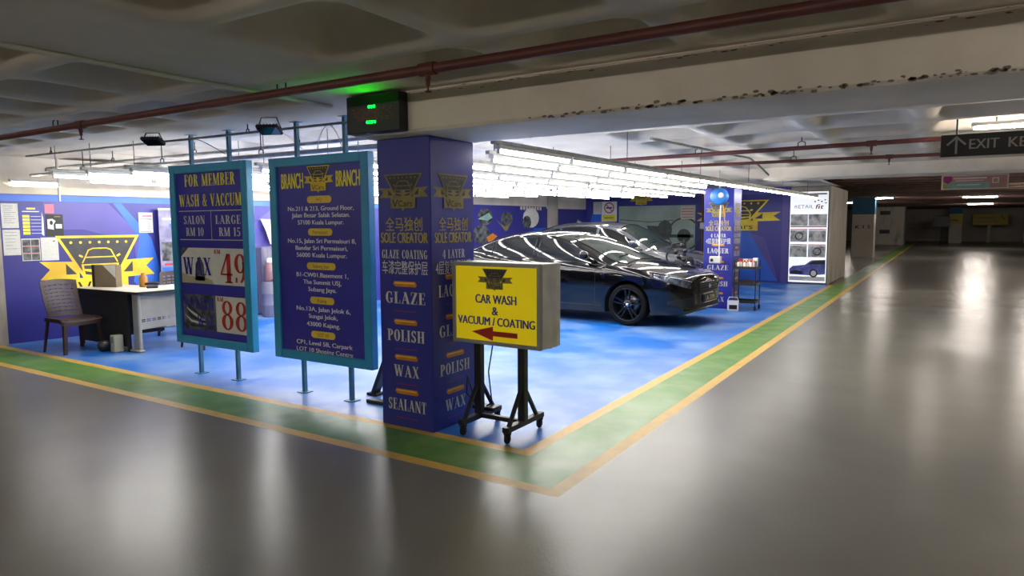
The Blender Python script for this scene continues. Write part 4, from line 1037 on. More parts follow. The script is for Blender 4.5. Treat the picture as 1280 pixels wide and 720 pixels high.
for i, (x, y, rz, lab) in enumerate(((-6.19, .335, 4, 'brown plastic lattice chair on the yellow line in front of the desk'), (-5.02, 1.45, 180, 'brown plastic chair between the desk and the price board, mostly hidden by the board'), (-6.45, 1.90, -35, 'brown plastic chair behind the desk next to the roll-up banner'))):
    o = ch if i == 0 else copy_tree(ch)
    o.location = (x, y, 0); o.rotation_euler = (0, 0, math.radians(rz)); o['label'] = lab; o['group'] = 'plastic chairs around the desk'

# ================================================================== BACK WALL POSTERS AND SIGNS
ps = thing('photo_poster', 'wide pale green poster of a car interior with a steering wheel on the back wall', 'poster', (-3.9, YB - .006, .75))
mb = MB(); mb.box(-1.2, -.012, 0, 1.14, .004, 1.38, M_PHOTOGR); mb.build('sheet', ps)
pl = Plane((0, -.012, 0), (1, 0, 0), (0, 0, 1))
mb = MB()
ringp(mb, pl, .82, .55, .46, .05, M_PHOTOD, 2, 28); disc(mb, pl, .82, .5, .2, .2, M_PHOTOD, 2); rect(mb, pl, .4, .45, 1.1, .54, M_PHOTOD, 2); disc(mb, pl, .25, .68, .22, .28, M_PHOTOD, 3); poly(mb, pl, [(-.3, .8), (.1, .78), (.3, .4), (-.1, .2)], M_PHOTOD, 2)
rect(mb, pl, .72, .98, 1.12, 1.34, M_CREAM, 3)
for k in range(4): rect(mb, pl, .74, 1.02 + k * .08, 1.1, 1.05 + k * .08, M_SALMON, 4)
line(mb, pl, [(-1.15, .98), (-.2, .90), (.5, .95)], .02, M_PHOTOD, 2)
mb.build('print', ps)
nt_ = thing('no_smoking_sign', 'white no smoking sign with red ring above the second car', 'sign', (-5.42, YB - .008, 1.68))
mb = MB(); mb.box(-.25, -.01, 0, .25, .006, .60, M_WHITE); mb.build('sheet', nt_)
pl = Plane((0, -.01, 0), (1, 0, 0), (0, 0, 1)); mb = MB(); ringp(mb, pl, 0, .41, .15, .03, M_RED, 2); line(mb, pl, [(-.1, .51), (.1, .31)], .025, M_RED, 3); rect(mb, pl, -.1, .39, .1, .43, M_BLACK, 2); rect(mb, pl, -.22, .02, .22, .2, M_YTXT, 2); rect(mb, pl, -.16, .09, .16, .12, M_GOLD, 3); mb.build('print', nt_)
wn = thing('notice', 'plain white notice to the left of the no smoking sign', 'notice', (-5.82, YB - .006, 1.9)); mb = MB(); mb.box(-.13, -.008, 0, .13, .004, .38, M_PAPER); mb.build('sheet', wn); mb = MB(); d_lines(5)(mb, Plane((0, -.008, 0), (1, 0, 0), (0, 0, 1)), .26, .38); mb.build('print', wn)
# brown electrical conduit riser with box, left of the second column
rs = thing('cable_riser', 'brown cable riser with a pale switch box on the back wall beside the second column', 'cable riser', (-2.50, YB - .05, .3))
mb = MB(); mb.box(-.06, -.02, 0, -.02, .045, 2.2, M_BROWN); mb.box(.02, -.02, 0, .06, .045, 2.2, M_BROWN); mb.build('trunking', rs)
mb = MB(); mb.box(-.09, -.08, 1.15, .13, -.021, 1.33, M_PAPER, bev=.01); mb.build('switch_box', rs)
# tall product poster on the pier
pp = thing('product_poster', 'tall white poster with car care photos and a blue car on the concrete pier', 'poster', (.245, YB - .012, .03))
mb = MB(); mb.box(-.475, -.02, 0, .475, .01, 2.40, M_BSTEEL); mb.build('frame', pp)
mb = MB(); mb.box(-.46, -.024, .015, .46, -.0205, 2.385, M_BACKLIT); mb.build('sheet', pp)
pl = Plane((0, -.024, 0), (1, 0, 0), (0, 0, 1)); mb = MB()
rect(mb, pl, -.42, 2.30, .42, 2.34, M_INK)
text(mb, pl, 'RETAIL', -.12, 2.0, .10, M_INK, .46, bold=.0); text(mb, pl, 'fit', .26, 2.0, .13, M_RED, .2, bold=.02, slant=.3)
for k, (x, y) in enumerate(((.12, 2.11), (.2, 2.14), (.28, 2.11), (.36, 2.15), (.38, 2.07))): rect(mb, pl, x, y, x + .04, y + .03, M_RED if k % 2 else M_BLACK, 2)
rect(mb, pl, -.44, 1.5, -.02, 1.80, M_PHOTOL); rect(mb, pl, .0, 1.5, .44, 1.80, M_PHOTOL); rect(mb, pl, -.44, 1.46, .44, 1.49, M_RED)
for j in range(2):
    for i in range(2):
        x0 = -.44 + i * .45; y0 = 1.08 - j * .40; rect(mb, pl, x0, y0, x0 + .42, y0 + .30, M_PHOTOL); rect(mb, pl, x0, y0 + .31, x0 + .42, y0 + .335, M_RED)
        ringp(mb, pl, x0 + .22, y0 + .15, .09, .03, M_PALE if (i + j) % 2 else M_PHOTOG, 2, 14)
# blue car picture
poly(mb, pl, [(-.43, .22), (-.44, .36), (-.36, .44), (-.05, .48), (.1, .60), (.44, .62), (.44, .24), (.1, .2)], M_PHOTOCAR, 2)
poly(mb, pl, [(.02, .49), (.14, .58), (.43, .60), (.43, .5)], M_BLACK, 3); poly(mb, pl, [(-.42, .3), (-.28, .33), (-.1, .3), (-.12, .24), (-.4, .23)], M_BLACK, 3)
disc(mb, pl, .16, .26, .1, .11, M_BLACK, 3); disc(mb, pl, .16, .26, .065, .075, M_PALE, 4, 10); rect(mb, pl, -.44, .06, .44, .17, M_PALE, 1)
mb.build('print', pp)

# ================================================================== SECOND COLUMN NEIGHBOURS
rl = thing('hose_reel', 'round blue hose reel hanging in front of the second column with a white hose', 'hose reel', (-.24, 8.62, 2.09))
mb = MB(); mb.lathe([(0, -.09), (.12, -.09), (.15, -.07), (.155, 0), (.15, .07), (.12, .09), (0, .09)], (0, 0, 0), (0, 1, 0), M_REEL, 28); mb.build('drum_case', rl)
mb = MB(); mb.lathe([(.05, -.095), (.045, -.105), (0, -.105)], (.05, 0, .02), (0, 1, 0), M_PALE, 14); mb.build('hub_cap', rl)
mb = MB(); mb.bar((0, 0, .14), (0, 0, .47), .03, .02, M_GALV); mb.box(-.08, -.05, .2, .06, .05, .28, M_PAPER, bev=.008); mb.build('hanger', rl)
mb = MB(); mb.tube([(.03, -.02, -.14), (.02, -.02, -.5), (.02, -.02, -1.1)], .011, M_WHITE, 8); mb.tube([(.06, 0, -.14), (.09, 0, -.3), (.10, 0, -.45)], .009, M_ORANGE, 6); mb.build('hose', rl)
mb = MB(); mb.box(-.15, -.06, -1.22, .06, .03, -1.09, M_PAPER, bev=.012); mb.lathe([(.03, 0), (.03, .008), (0, .008)], (-.1, -.06, -1.16), (0, -1, 0), M_BLACK, 14); mb.build('socket_box', rl)
tr = thing('trolley', 'black three-shelf wire trolley standing right of the second column', 'trolley', (.19, 9.03, 0))
for sx in (-.19, .19):
    for sy in (-.17, .17):
        mb = MB(); mb.tube([(sx, sy, .07), (sx, sy, .92)], .009, M_BSTEEL, 8); mb.build('post', tr)
        mb = MB(); mb.lathe([(.008, -.012), (.03, -.012), (.035, 0), (.03, .012), (.008, .012)], (sx, sy, .035), (1, 0, 0), M_RUBBER, 16); mb.box(sx - .018, sy - .012, .035, sx + .018, sy + .012, .08, M_BSTEEL); mb.build('caster', tr)
for z in (.13, .46, .76):
    mb = MB(); mb.box(-.2, -.18, z, .2, .18, z + .012, M_BSTEEL); 
    for a in ((-.2, -.18, .2, -.172), (-.2, .172, .2, .18), (-.2, -.18, -.192, .18), (.192, -.18, .2, .18)): mb.box(a[0], a[1], z + .012, a[2], a[3], z + .05, M_BSTEEL)
    mb.build('shelf', tr)
for i in range(6):
    b = thing('polish_bottle', 'white polish bottle on the trolley top shelf, %s from the left' % ORD[i], 'bottle', (.05 + i * .056, 8.93, .7725), 0, 'bottles on the trolley top shelf')
    mb = MB(); mb.lathe([(0, 0), (.022, 0), (.024, .01), (.024, .09), (.012, .115), (.011, .12)], (0, 0, 0), (0, 0, 1), M_CREAM if i % 2 else M_WHITE, 12); mb.build('body', b)
    mb = MB(); mb.lathe([(.013, .118), (.013, .145), (0, .147)], (0, 0, 0), (0, 0, 1), M_RED if i % 2 else M_BLACK, 10); mb.build('cap', b)
for i in range(4):
    b = thing('carton', ['small red carton behind the bottles on the trolley, leftmost of four', 'small cream carton behind the bottles, second from left on the trolley', 'small pink carton behind the bottles, third from left on the trolley', 'white carton behind the bottles, rightmost on the trolley'][i], 'carton', (.06 + i * .088, 9.07, .7725), 0, 'cartons on the trolley top shelf')
    mb = MB(); mb.box(-.04, -.035, 0, .04, .035, .17 + .02 * (i == 3), [M_RED, M_CREAM, M_PINK, M_WHITE][i], bev=.003); mb.build('body', b)
    mb = MB(); mb.box(-.03, -.0362, .05, .03, -.0352, .12, [M_PALE, M_RED, M_WHITE, M_INK][i]); mb.build('printed_label', b)
mb = MB(); rows = []; rnd = random.Random(2)
for i in range(13):
    u = i / 12; rows.append([(.02 + .34 * u, 8.88 + .27 * j / 8, .4727 + (.03 + .07 * abs(math.sin(u * 6 + j))) * math.sin(PI * j / 8) * math.sin(PI * min(1, u * 1.02)) ** .5) for j in range(9)])
mb.grid(rows, mat('dark_red_cloth', '#3a2024', 0.9)); tag(mb.build('folded_cloth'), 'crumpled dark maroon cloth on the trolley middle shelf', 'cloth')
wb = thing('storage_box', 'small white open box on the floor below the trolley', 'box', (.02, 8.73, .0005), math.radians(15))
mb = MB()
for a in ((-.1, -.07, -.095, .07), (.095, -.07, .1, .07), (-.1, -.07, .1, -.065), (-.1, .065, .1, .07)): mb.box(a[0], a[1], 0, a[2], a[3], .18, M_WHITE)
mb.box(-.1, -.07, 0, .1, .07, .006, M_WHITE); mb.box(-.07, -.0712, .03, .07, -.0702, .11, M_BLACK); mb.build('body', wb)
mb = MB(); mb.tube([(-.1, 0, .17), (-.07, -.03, .25), (.07, -.03, .25), (.1, 0, .17)], .006, M_WHITE, 6); mb.build('handle', wb)
# spare engine / pressure machine half hidden between second car and second column
pm = thing('pressure_washer', 'dark machine with chrome fittings between the second car and the second column', 'machine', (-.85, 8.55, 0))
mb = MB(); mb.box(-.2, -.22, .1, .2, .22, .55, M_BSTEEL, bev=.04); mb.lathe([(0, 0), (.16, .01), (.18, .08), (.18, .28), (.15, .36), (0, .38)], (0, 0, .62), (0, 0, 1), M_BSTEEL, 20); mb.build('body', pm)
for k in range(12):
    rnd = random.Random(k); cc = (rnd.uniform(-.18, .2), -.2 + rnd.uniform(0, .1), rnd.uniform(.5, 1.25)); mb = MB(); mb.lathe([(0, -.04), (.03, -.035), (.045, 0), (.03, .035), (0, .04)], cc, (rnd.uniform(-1, 1), 1, rnd.uniform(-.4, .4)), M_CHROME if k % 3 == 0 else M_BSTEEL, 12)
    mb.build('fitting', pm)
mb = MB(); mb.tube([(0, .0, .98), (0, 0, 1.3)], .03, M_BSTEEL, 10); mb.tube([(0, 0, 1.25), (-.2, -.1, 1.22), (-.3, -.15, 1.0), (-.2, -.2, .7), (0, -.22, .5)], .018, M_RUBBER, 8); mb.build('hose', pm)
for sx in (-1, 1):
    mb = MB(); mb.lathe([(.02, -.03), (.09, -.03), (.1, -.02), (.1, .02), (.09, .03), (.02, .03)], (sx * .24, 0, .1), (1, 0, 0), M_RUBBER, 18); mb.build('wheel', pm)

# ================================================================== FAR END OF THE LEVEL
fc = thing('far_column', 'grey column with a dark blue top band beyond the concrete pier', 'column', (.05, 31.0, 0))
mb = MB(); mb.box(-.42, 0, 0, .50, .8, 2.738, M_FARWALL, bev=.02); mb.build('shaft', fc)
mb = MB(); mb.box(-.425, -.005, 1.98, .505, .805, 2.738, M_BLUEGREY); mb.build('painted_band', fc)
pl = Plane((0, 0, 0), (1, 0, 0), (0, 0, 1)); mb = MB(); text(mb, pl, 'K 1 S', .04, 1.42, .16, M_BLACK, .60, bold=.03); mb.build('printed_bay_number', fc)
fc = thing('far_column', 'grey column with blue and yellow top bands far down the aisle', 'column', (3.95, 58.6, 0))
mb = MB(); mb.box(-.42, 0, 0, .42, .8, 2.738, M_FARWALL, bev=.02); mb.build('shaft', fc)
mb = MB(); mb.box(-.425, -.005, 2.25, .425, .805, 2.738, M_BLUEGREY); mb.build('painted_band', fc)
mb = MB(); mb.box(-.425, -.005, 1.5, .425, .805, 2.20, M_FARYEL); mb.box(-.3, -.012, 1.7, .2, -.0055, 1.78, M_BLACK); mb.build('painted_band', fc)
fb = thing('plant_room_block', 'pale block with two dark vents behind the blue-topped column', 'block', (-.2, 52.4, 0))
mb = MB(); mb.box(-1.5, 0, 0, 1.0, 2.5, 2.735, M_CONC, bev=.02); mb.build('body', fb)
for z in (.95, 2.3):
    mb = MB(); mb.box(-.55, -.03, z - .14, .1, -.001, z + .14, M_BLACK)
    for k in range(4): mb.box(-.55, -.045, z - .12 + k * .07, .1, -.031, z - .09 + k * .07, M_BSTEEL)
    mb.build('vent', fb)
rl_ = thing('barrier_rail', 'low grey barrier rail against the far wall', 'rail', (1.3, 59.5, 0))
mb = MB(); mb.tube([(-1.15, 0, 0), (-1.15, 0, 1.3), (1.15, 0, 1.3), (1.15, 0, 0)], .05, M_GALV, 8); mb.tube([(-1.15, 0, .25), (1.15, 0, .25)], .03, M_GALV, 8); mb.build('frame', rl_)
sg = thing('pole_sign', 'dark square sign on a thin pole left of the far column', 'sign', (3.05, 57.2, 0))
mb = MB(); mb.tube([(0, 0, 0), (0, 0, 1.4)], .04, M_BSTEEL, 8); mb.build('pole', sg); mb = MB(); mb.box(-.55, -.05, 1.25, .5, .0, 2.05, M_BSTEEL, bev=.02); mb.build('plate', sg)
yb = thing('parking_board', 'dull yellow information board on a post at the far wall', 'board', (6.2, 61.5, 0))
mb = MB(); mb.box(-1.1, -.05, 1.35, 1.2, .05, 2.25, M_FARYEL, bev=.02); mb.build('panel', yb)
mb = MB(); mb.box(-.12, -.05, 0, .12, .05, 1.35, M_CONC); mb.build('post', yb)
pl = Plane((0, -.05, 0), (1, 0, 0), (0, 0, 1)); mb = MB(); rect(mb, pl, -.8, 1.6, .5, 1.7, M_GOLD); rect(mb, pl, -.9, 1.9, .4, 2.0, M_GOLD); line(mb, pl, [(.75, 2.1), (.95, 1.8)], .08, M_BLACK, 2); mb.build('print', yb)
lw_ = thing('low_wall', 'pale low wall at the far right end of the aisle', 'wall', (9.4, 60.5, 0)); mb = MB(); mb.box(-1.1, 0, 0, 3.3, .3, 1.25, M_CONC, bev=.02); mb.build('body', lw_)

# ================================================================== CARS
def curve(tab):
    X = [a for a, b in tab]; Yv = [b for a, b in tab]; n = len(X)
    d = [(Yv[i + 1] - Yv[i]) / (X[i + 1] - X[i]) for i in range(n - 1)]
    m = [d[0]] + [0 if d[i - 1] * d[i] <= 0 else 2 * d[i - 1] * d[i] / (d[i - 1] + d[i]) for i in range(1, n - 1)] + [d[-1]]
    def f(x):
        if x <= X[0]: return Yv[0]
        if x >= X[-1]: return Yv[-1]
        i = 0
        while X[i + 1] < x: i += 1
        h = X[i + 1] - X[i]; t = (x - X[i]) / h
        return (2 * t ** 3 - 3 * t ** 2 + 1) * Yv[i] + (t ** 3 - 2 * t ** 2 + t) * h * m[i] + (-2 * t ** 3 + 3 * t ** 2) * Yv[i + 1] + (t ** 3 - t ** 2) * h * m[i + 1]
    return f
class CarShape:
    def __init__(s, spec):
        s.L = spec['L']; s.wf, s.wr = spec['wheels']; s.Ra = spec['arch']; s.zc = spec['tyre']
        s.w = curve(spec['w']); s.top = curve(spec['top']); s.sh = curve(spec['sh']); s.low = curve(spec['low'])
        s.roof = curve(spec['roof']); s.edge = curve(spec['edge']); s.g0, s.g1 = spec['cab']; s.tum = spec['tumble']
    def zb(s, a):
        z = s.low(a)
        for c in (s.wf, s.wr):
            if abs(a - c) < s.Ra: z = max(z, s.zc + math.sqrt(s.Ra ** 2 - (a - c) ** 2))
        return z
    def g(s, z, a):
        zs = s.sh(a); z0 = s.low(a); q = (z - z0) / max(.05, zs - z0)
        # side section: tucked sill, fullest at mid height, crease near the shoulder
        pts = curve([(0, .955), (.12, .975), (.35, .990), (.55, 1.0), (.75, .998), (.86, .99), (.94, .972), (1, .94)])
        return pts(q) * s.w(a)
    def body(s, a, t):
        """t 0..1 side from lower edge to shoulder, 1..2 shoulder to centre line"""
        if t <= 1:
            zb = s.zb(a); z = zb + (s.sh(a) - zb) * t; return Vector((-a, s.g(z, a), z))
        q = t - 1; zs, zt = s.sh(a), s.top(a); y0 = .94 * s.w(a)
        y = y0 * (1 - q); f = math.sin(min(1, q * 1.35 + .0) * PI / 2) if q < .74 else 1
        f = 1 - (1 - min(1, q / .8)) ** 2
        return Vector((-a, y, zs + (zt - zs) * f))
    def cab(s, a, u):
        """u 0..1 side glass from belt to roof edge, 1..2 roof edge to centre"""
        zs = s.sh(a) - .01; ze = max(zs, s.edge(a)); zr = max(s.top(a), s.roof(a)); yb = .93 * s.w(a)
        ye = yb - s.tum * (ze - zs)
        if u <= 1:
            bow = .018 * math.sin(PI * u) * min(1, (ze - zs) / .3)
            return Vector((-a, yb + (ye - yb) * u + bow, zs + (ze - zs) * u))
        q = u - 1
        f = 1 - (1 - q) ** 2.6
        return Vector((-a, ye * (1 - q), ze + (zr - ze) * f))
    def nrm(s, fn, a, t, e=.012):
        p = fn(a, t); d1 = fn(a + e, t) - p; t2 = t + e if abs(t - 1) > e or t > 1 else t - e
        d2 = (fn(a, t2) - p) * (1 if t2 > t else -1); n = d1.cross(d2)
        if n.length < 1e-9: return Vector((0, 0, 1))
        n.normalize()
        if n.y < 0 and abs(n.y) > .2: n = -n
        elif abs(n.y) <= .2 and n.z < 0: n = -n
        return n
    def stations(s):
        S = set([0, .006, .012, .022, .035, .055, .08, .11, .15, .2]); a = .27
        while a < s.L - .1: S.add(round(a, 3)); a += .07
        S |= {s.L - .08, s.L - .04, s.L - .015, s.L}
        for c in (s.wf, s.wr):
            S = {x for x in S if abs(abs(x - c) - s.Ra) > .02 and abs(x - c) > s.Ra - .0 or abs(x - c) > s.Ra + .02}
            for k in range(0, 25): S.add(c - s.Ra * .9999 * math.cos(PI * k / 24))
            S |= {c - s.Ra - .001, c + s.Ra + .001}
        return sorted(S)
def mirror(rows): return [[Vector((p.x, -p.y, p.z)) for p in r] for r in rows]
def make_car(spec, name, label, loc, rz):
    s = CarShape(spec); t = thing(name, label, 'car', loc, rz)
    paint = spec['paint']
    T = [0, .1, .22, .36, .5, .64, .76, .86, .93, .97, 1.0, 1.04, 1.1, 1.2, 1.32, 1.46, 1.62, 1.8, 2.0]
    S = s.stations()
    half = [[s.body(a, q) for q in T] for a in S]
    mb = MB()
    full = [[Vector((p.x, -p.y, p.z)) for p in r] + r[::-1][1:] for r in half]
    mb.grid(full, paint, True)
    for r in (full[0], full[-1]):
        k = len(T)
        A, B = r[:k], r[k - 1:][::-1]
        mb.grid([A, B], paint, False)
    # cabin shell
    G = [s.g0 + (s.g1 - s.g0) * i / 56 for i in range(57)]
    U = [0, .15, .35, .55, .75, .9, 1.0, 1.04, 1.1, 1.2, 1.35, 1.55, 1.78, 2.0]
    cab = [[s.cab(a, u) for u in U] for a in G]
    mb.grid([[Vector((p.x, -p.y, p.z)) for p in r] + r[::-1][1:] for r in cab], paint, True)
    mb.build('body_shell', t)
    # dark floor and wheel housings
    mb = MB(); W = s.w(2.2)
    mb.box(-s.L + .25, -W * .66, .17, -.25, W * .66, .55, M_RUBBER)
    for c in (s.wf, s.wr):
        for sg in (-1, 1):
            rows = []
            for k in range(25):
                a = c - s.Ra * math.cos(PI * k / 24); p = s.body(a, 0); rows.append([Vector((p.x, sg * (p.y - .004), p.z + .002)), Vector((p.x, sg * (W * .64), p.z + .002))])
            mb.grid(rows, M_RUBBER, True)
    mb.build('underbody', t)
    def patch(fn, srange, fa, ns, nu, m, mb, off=.004, both=True):
        a0, a1 = srange; rows = []
        for i in range(ns + 1):
            f = i / ns; a = a0 + (a1 - a0) * f; u0, u1 = fa(f); row = []
            for j in range(nu + 1):
                u = u0 + (u1 - u0) * j / nu; row.append(fn(a, u) + s.nrm(fn, a, u) * off)
            rows.append(row)
        mb.grid(rows, m, True)
        if both: mb.grid(mirror(rows), m, True)
        return rows
    # side windows
    for sg_name, (a0, a1), fa in spec['side_windows']:
        for side in (1, -1):
            mb = MB(); rows = patch(s.cab, (a0, a1), fa, 14, 6, M_GLASS, mb, .005, False)
            if side < 0: mb = MB(); mb.grid(mirror(rows), M_GLASS, True)
            o = mb.build('side_window', t)
            ed = [r[0] for r in rows] + rows[-1][1:] + [r[-1] for r in rows[::-1]][1:] + rows[0][::-1][1:]
            if side < 0: ed = mirror([ed])[0]
            m2 = MB(); m2.tube(ed + [ed[0]], .006, spec['trim'], 5); m2.build('window_trim', o)
    for nm, (a0, a1), fa, m in (('windscreen', spec['ws'], spec['ws_u'], M_SCREEN), ('rear_window', spec['rw'], spec['rw_u'], M_GLASS)):
        rows = []
        for i in range(17):
            f = i / 16; a = a0 + (a1 - a0) * f; u0 = fa(f); half_ = []
            for j in range(9):
                u = u0 + (2 - u0) * j / 8; half_.append(s.cab(a, u) + Vector((0, 0, .004)) + Vector((.004 if nm == 'windscreen' else -.004, 0, 0)))
            rows.append([Vector((p.x, -p.y, p.z)) for p in half_] + half_[::-1][1:])
        mb = MB(); mb.grid(rows, m, True); o = mb.build(nm, t)
        ed = rows[0] + [r[-1] for r in rows[1:]] + rows[-1][::-1][1:] + [r[0] for r in rows[::-1]][1:]
        m2 = MB(); m2.tube(ed, .008, M_RUBBER, 5); m2.build('window_trim', o)
        if nm == 'windscreen':
            m2 = MB()
            for y0, y1 in ((.55, .05), (.0, -.5)):
                a = a0 + .10; m2.bar(Vector((-a + .02, y0, s.top(a) + .02)), Vector((-a - .12, y1, s.roof(a + .12) + .012)), .016, .012, M_RUBBER)
            m2.build('wiper', t)
    # wheels
    R = s.zc - .004; y_out = spec['track']
    for c in (s.wf, s.wr):
        for sg in (-1, 1):
            wh = MB(); o_ = (-c, sg * (y_out - .22), R)
            wh.lathe([(R * .66, 0), (R * .93, .0), (R * .985, .02), (R, .05), (R, .17), (R * .985, .20), (R * .93, .22), (R * .84, .224), (R * .77, .215), (R * .72, .2)], o_, (0, sg, 0), M_TYRE, 36)
            wo = wh.build('wheel', t)
            rm = MB(); rm.lathe([(R * .77, .0), (R * .77, .205), (R * .80, .216), (R * .795, .226), (R * .745, .216), (R * .71, .19), (R * .69, .05), (.0, .05)], o_, (0, sg, 0), M_RIM, 36)
            for k in range(5):
                for dd in (-.16, .16):
                    th0 = 2 * PI * k / 5 + .3; 
                    def P(rad, an, yy): return Vector((-c + rad * math.cos(an), sg * (y_out - .22 + yy), R + rad * math.sin(an)))
                    p0 = [P(.06, th0 + dd * 1.8 - .22, .185), P(.06, th0 + dd * 1.8 + .22, .185)]; p1 = [P(R * .75, th0 + dd - .055, .208), P(R * .75, th0 + dd + .055, .208)]
                    q0 = [v - Vector((0, sg * .03, 0)) for v in p0]; q1 = [v - Vector((0, sg * .03, 0)) for v in p1]
                    rm.grid([[p0[0], p0[1], q0[1], q0[0]], [p1[0], p1[1], q1[1], q1[0]]], M_RIM, False, closeu=True)
            rm.lathe([(.085, .15), (.085, .18), (.07, .192), (.035, .194), (.03, .2), (0, .2)], o_, (0, sg, 0), M_RIM, 20)
            rm.build('rim', wo)
            hm = MB(); hm.lathe([(.028, .199), (.026, .204), (0, .204)], o_, (0, sg, 0), M_CHROME, 16)
            for k in range(5): hm.lathe([(.009, .18), (.009, .2), (0, .2)], (o_[0] + .058 * math.cos(k * 2 * PI / 5), o_[1], o_[2] + .058 * math.sin(k * 2 * PI / 5)), (0, sg, 0), M_CHROME, 8)
            hm.build('hub_cap', wo)
            bd = MB(); bd.lathe([(.06, .09), (R * .52, .09), (R * .52, .1), (.06, .1)], o_, (0, sg, 0), M_DISC, 24); bd.build('brake_disc', wo)
    # mirrors
    for sg in (-1, 1):
        a, zz = spec['mirror']; yb = s.cab(a, 0).y
        mm = MB(); rows = []
        for i in range(9):
            f = i / 8; an = PI * f; r_ = math.sin(an) ** .6 if 0 < f < 1 else .02
            rows.append([Vector((-a + .02 + .085 * r_ * math.cos(b) * .9, sg * (yb + .06 + .2 * f), zz + .065 * r_ * math.sin(b) + .02 * f)) for b in [2 * PI * k / 14 for k in range(14)]])
        mm.grid(rows, paint, True, closeu=True); mm.bar((-a, sg * (yb - .02), zz - .05), (-a, sg * (yb + .1), zz - .02), .05, .03, M_RUBBER); mo = mm.build('wing_mirror', t)
    # lamps, grille, plate, handles, panel gaps
    for side in (1, -1):
        mb = MB(); rows = patch(s.body, spec['lamp'], spec['lamp_t'], 14, 5, M_LAMP, mb, .006, False)
        if side < 0: mb = MB(); mb.grid(mirror(rows), M_LAMP, True)
        o = mb.build('headlamp', t)
        ed = [r[-1] for r in rows]; ed = ed if side > 0 else mirror([ed])[0]
        m2 = MB(); m2.tube(ed, .007, M_CHROME, 6); m2.build('lamp_brow', o)
        mb = MB(); rows = patch(s.body, (s.L - .32, s.L - .02), lambda f: (.72, .9), 8, 3, mat('tail_lamp', '#5a0f12', 0.15), mb, .006, False)
        if side < 0: mb = MB(); mb.grid(mirror(rows), MATS['tail_lamp'], True)
        mb.build('tail_lamp', t)
        def bt_(a, z): 
            zb = s.zb(a); return (z - zb) / (s.sh(a) - zb)
        for (a, z0, z1) in spec['seams']:
            m2 = MB(); pts = [s.body(a + .03 * math.sin(k), max(0, min(1, bt_(a, z0 + (z1 - z0) * k / 8)))) for k in range(9)]; pts = [s.body(a, max(0, min(1, bt_(a, z0 + (z1 - z0) * k / 8)))) + Vector((0, .0005, 0)) for k in range(9)]
            if side < 0: pts = mirror([pts])[0]
            m2.tube(pts, .0035, M_RUBBER, 4); m2.build('door_gap', t)
        for a, z in spec['handles']:
            m2 = MB(); pts = [s.body(a + dx, bt_(a, z)) + Vector((0, .012 if abs(dx) < .09 else .0, 0)) for dx in (-.11, -.07, 0, .07, .11)]
            if side < 0: pts = mirror([pts])[0]
            m2.tube(pts, .012, paint, 6); m2.build('door_handle', t)
        m2 = MB(); pts = [s.body(a, bt_(a, spec['sill_z'])) + Vector((0, .004, 0)) for a in [s.wf + s.Ra + .05 + (s.wr - s.wf - 2 * s.Ra - .1) * k / 14 for k in range(15)]]
        if side < 0: pts = mirror([pts])[0]
        m2.tube(pts, .006, spec['trim'], 5); m2.build('sill_trim', t)
        # lower bumper intake
        mb = MB(); rows = patch(s.body, (.05, .34), lambda f: (.18 + .1 * f, .48 - .12 * f), 6, 4, M_RUBBER, mb, .005, False)
        if side < 0: mb = MB(); mb.grid(mirror(rows), M_RUBBER, True)
        mb.build('bumper_intake', t)
    def nose(y, z, off):
        a = 0.0
        while a < .6 and s.g(z, a) < abs(y): a += .002
        return Vector((-a + off, y, z))
    def nose_patch(y0, y1, zlo, zhi, m, off, ny=16, nz=4):
        mb = MB(); mb.grid([[nose(y0 + (y1 - y0) * i / ny, zlo + (zhi - zlo) * k / nz, off) for k in range(nz + 1)] for i in range(ny + 1)], m, True); return mb
    g0, g1, gw = spec['grille']
    mb = nose_patch(-gw, gw, g0, g1, M_RUBBER, .006)
    for k in range(4):
        z = g0 + (g1 - g0) * (k + .6) / 4.4; mb.tube([nose(-gw + .02 + (2 * gw - .04) * i / 14, z, .010) for i in range(15)], .005, M_BSTEEL, 5)
    mb.tube([nose(-gw + 2 * gw * i / 14, g1, .010) for i in range(15)], .008, M_TRIMD, 6)
    go = mb.build('grille', t)
    mb = MB(); mb.lathe([(.04, 0), (.04, .006), (.0, .008)], (.012, 0, (g0 + g1) / 2 + .02), (1, 0, 0), M_CHROME, 18); mb.build('badge', go)
    nose_patch(-.66, .66, s.low(0.0) + .03, g0 - .16, M_RUBBER, .005).build('bumper_intake', t)
    mb = MB(); mb.tube([nose(-.74 + 1.48 * i / 24, s.low(0.0) + .015, .006) for i in range(25)], .009, M_TRIMD, 6); mb.build('bumper_lip', t)
    pz = spec['plate']; mb = MB(); mb.box(-.04, -.26, pz - .058, .026, .26, pz + .058, M_BLACK, bev=.004); po = mb.build('number_plate', t)
    mb = MB(); text(mb, Plane((.026, 0, 0), (0, 1, 0), (0, 0, 1)), 'A 779', 0, pz, .075, M_YPLATE, .36, bold=.04); mb.build('plate_lettering', po)
    for a, z in spec['fin']:
        mb = MB(); mb.grid([[Vector((-a + .09, .022, z)), Vector((-a + .09, -.022, z))], [Vector((-a, .014, z + .03)), Vector((-a, -.014, z + .03))], [Vector((-a - .05, .006, z + .07)), Vector((-a - .05, -.006, z + .07))]], paint, True)
        mb.grid([[Vector((-a + .09, .022, z)), Vector((-a, .014, z + .03)), Vector((-a - .05, .006, z + .07))], [Vector((-a - .08, .02, z - .01)), Vector((-a - .07, .015, z + .02)), Vector((-a - .06, .006, z + .07))]], paint, True)
        mb.grid([[Vector((-a + .09, -.022, z)), Vector((-a, -.014, z + .03)), Vector((-a - .05, -.006, z + .07))], [Vector((-a - .08, -.02, z - .01)), Vector((-a - .07, -.015, z + .02)), Vector((-a - .06, -.006, z + .07))]], paint, True)
        mb.build('roof_fin', t)
    return t
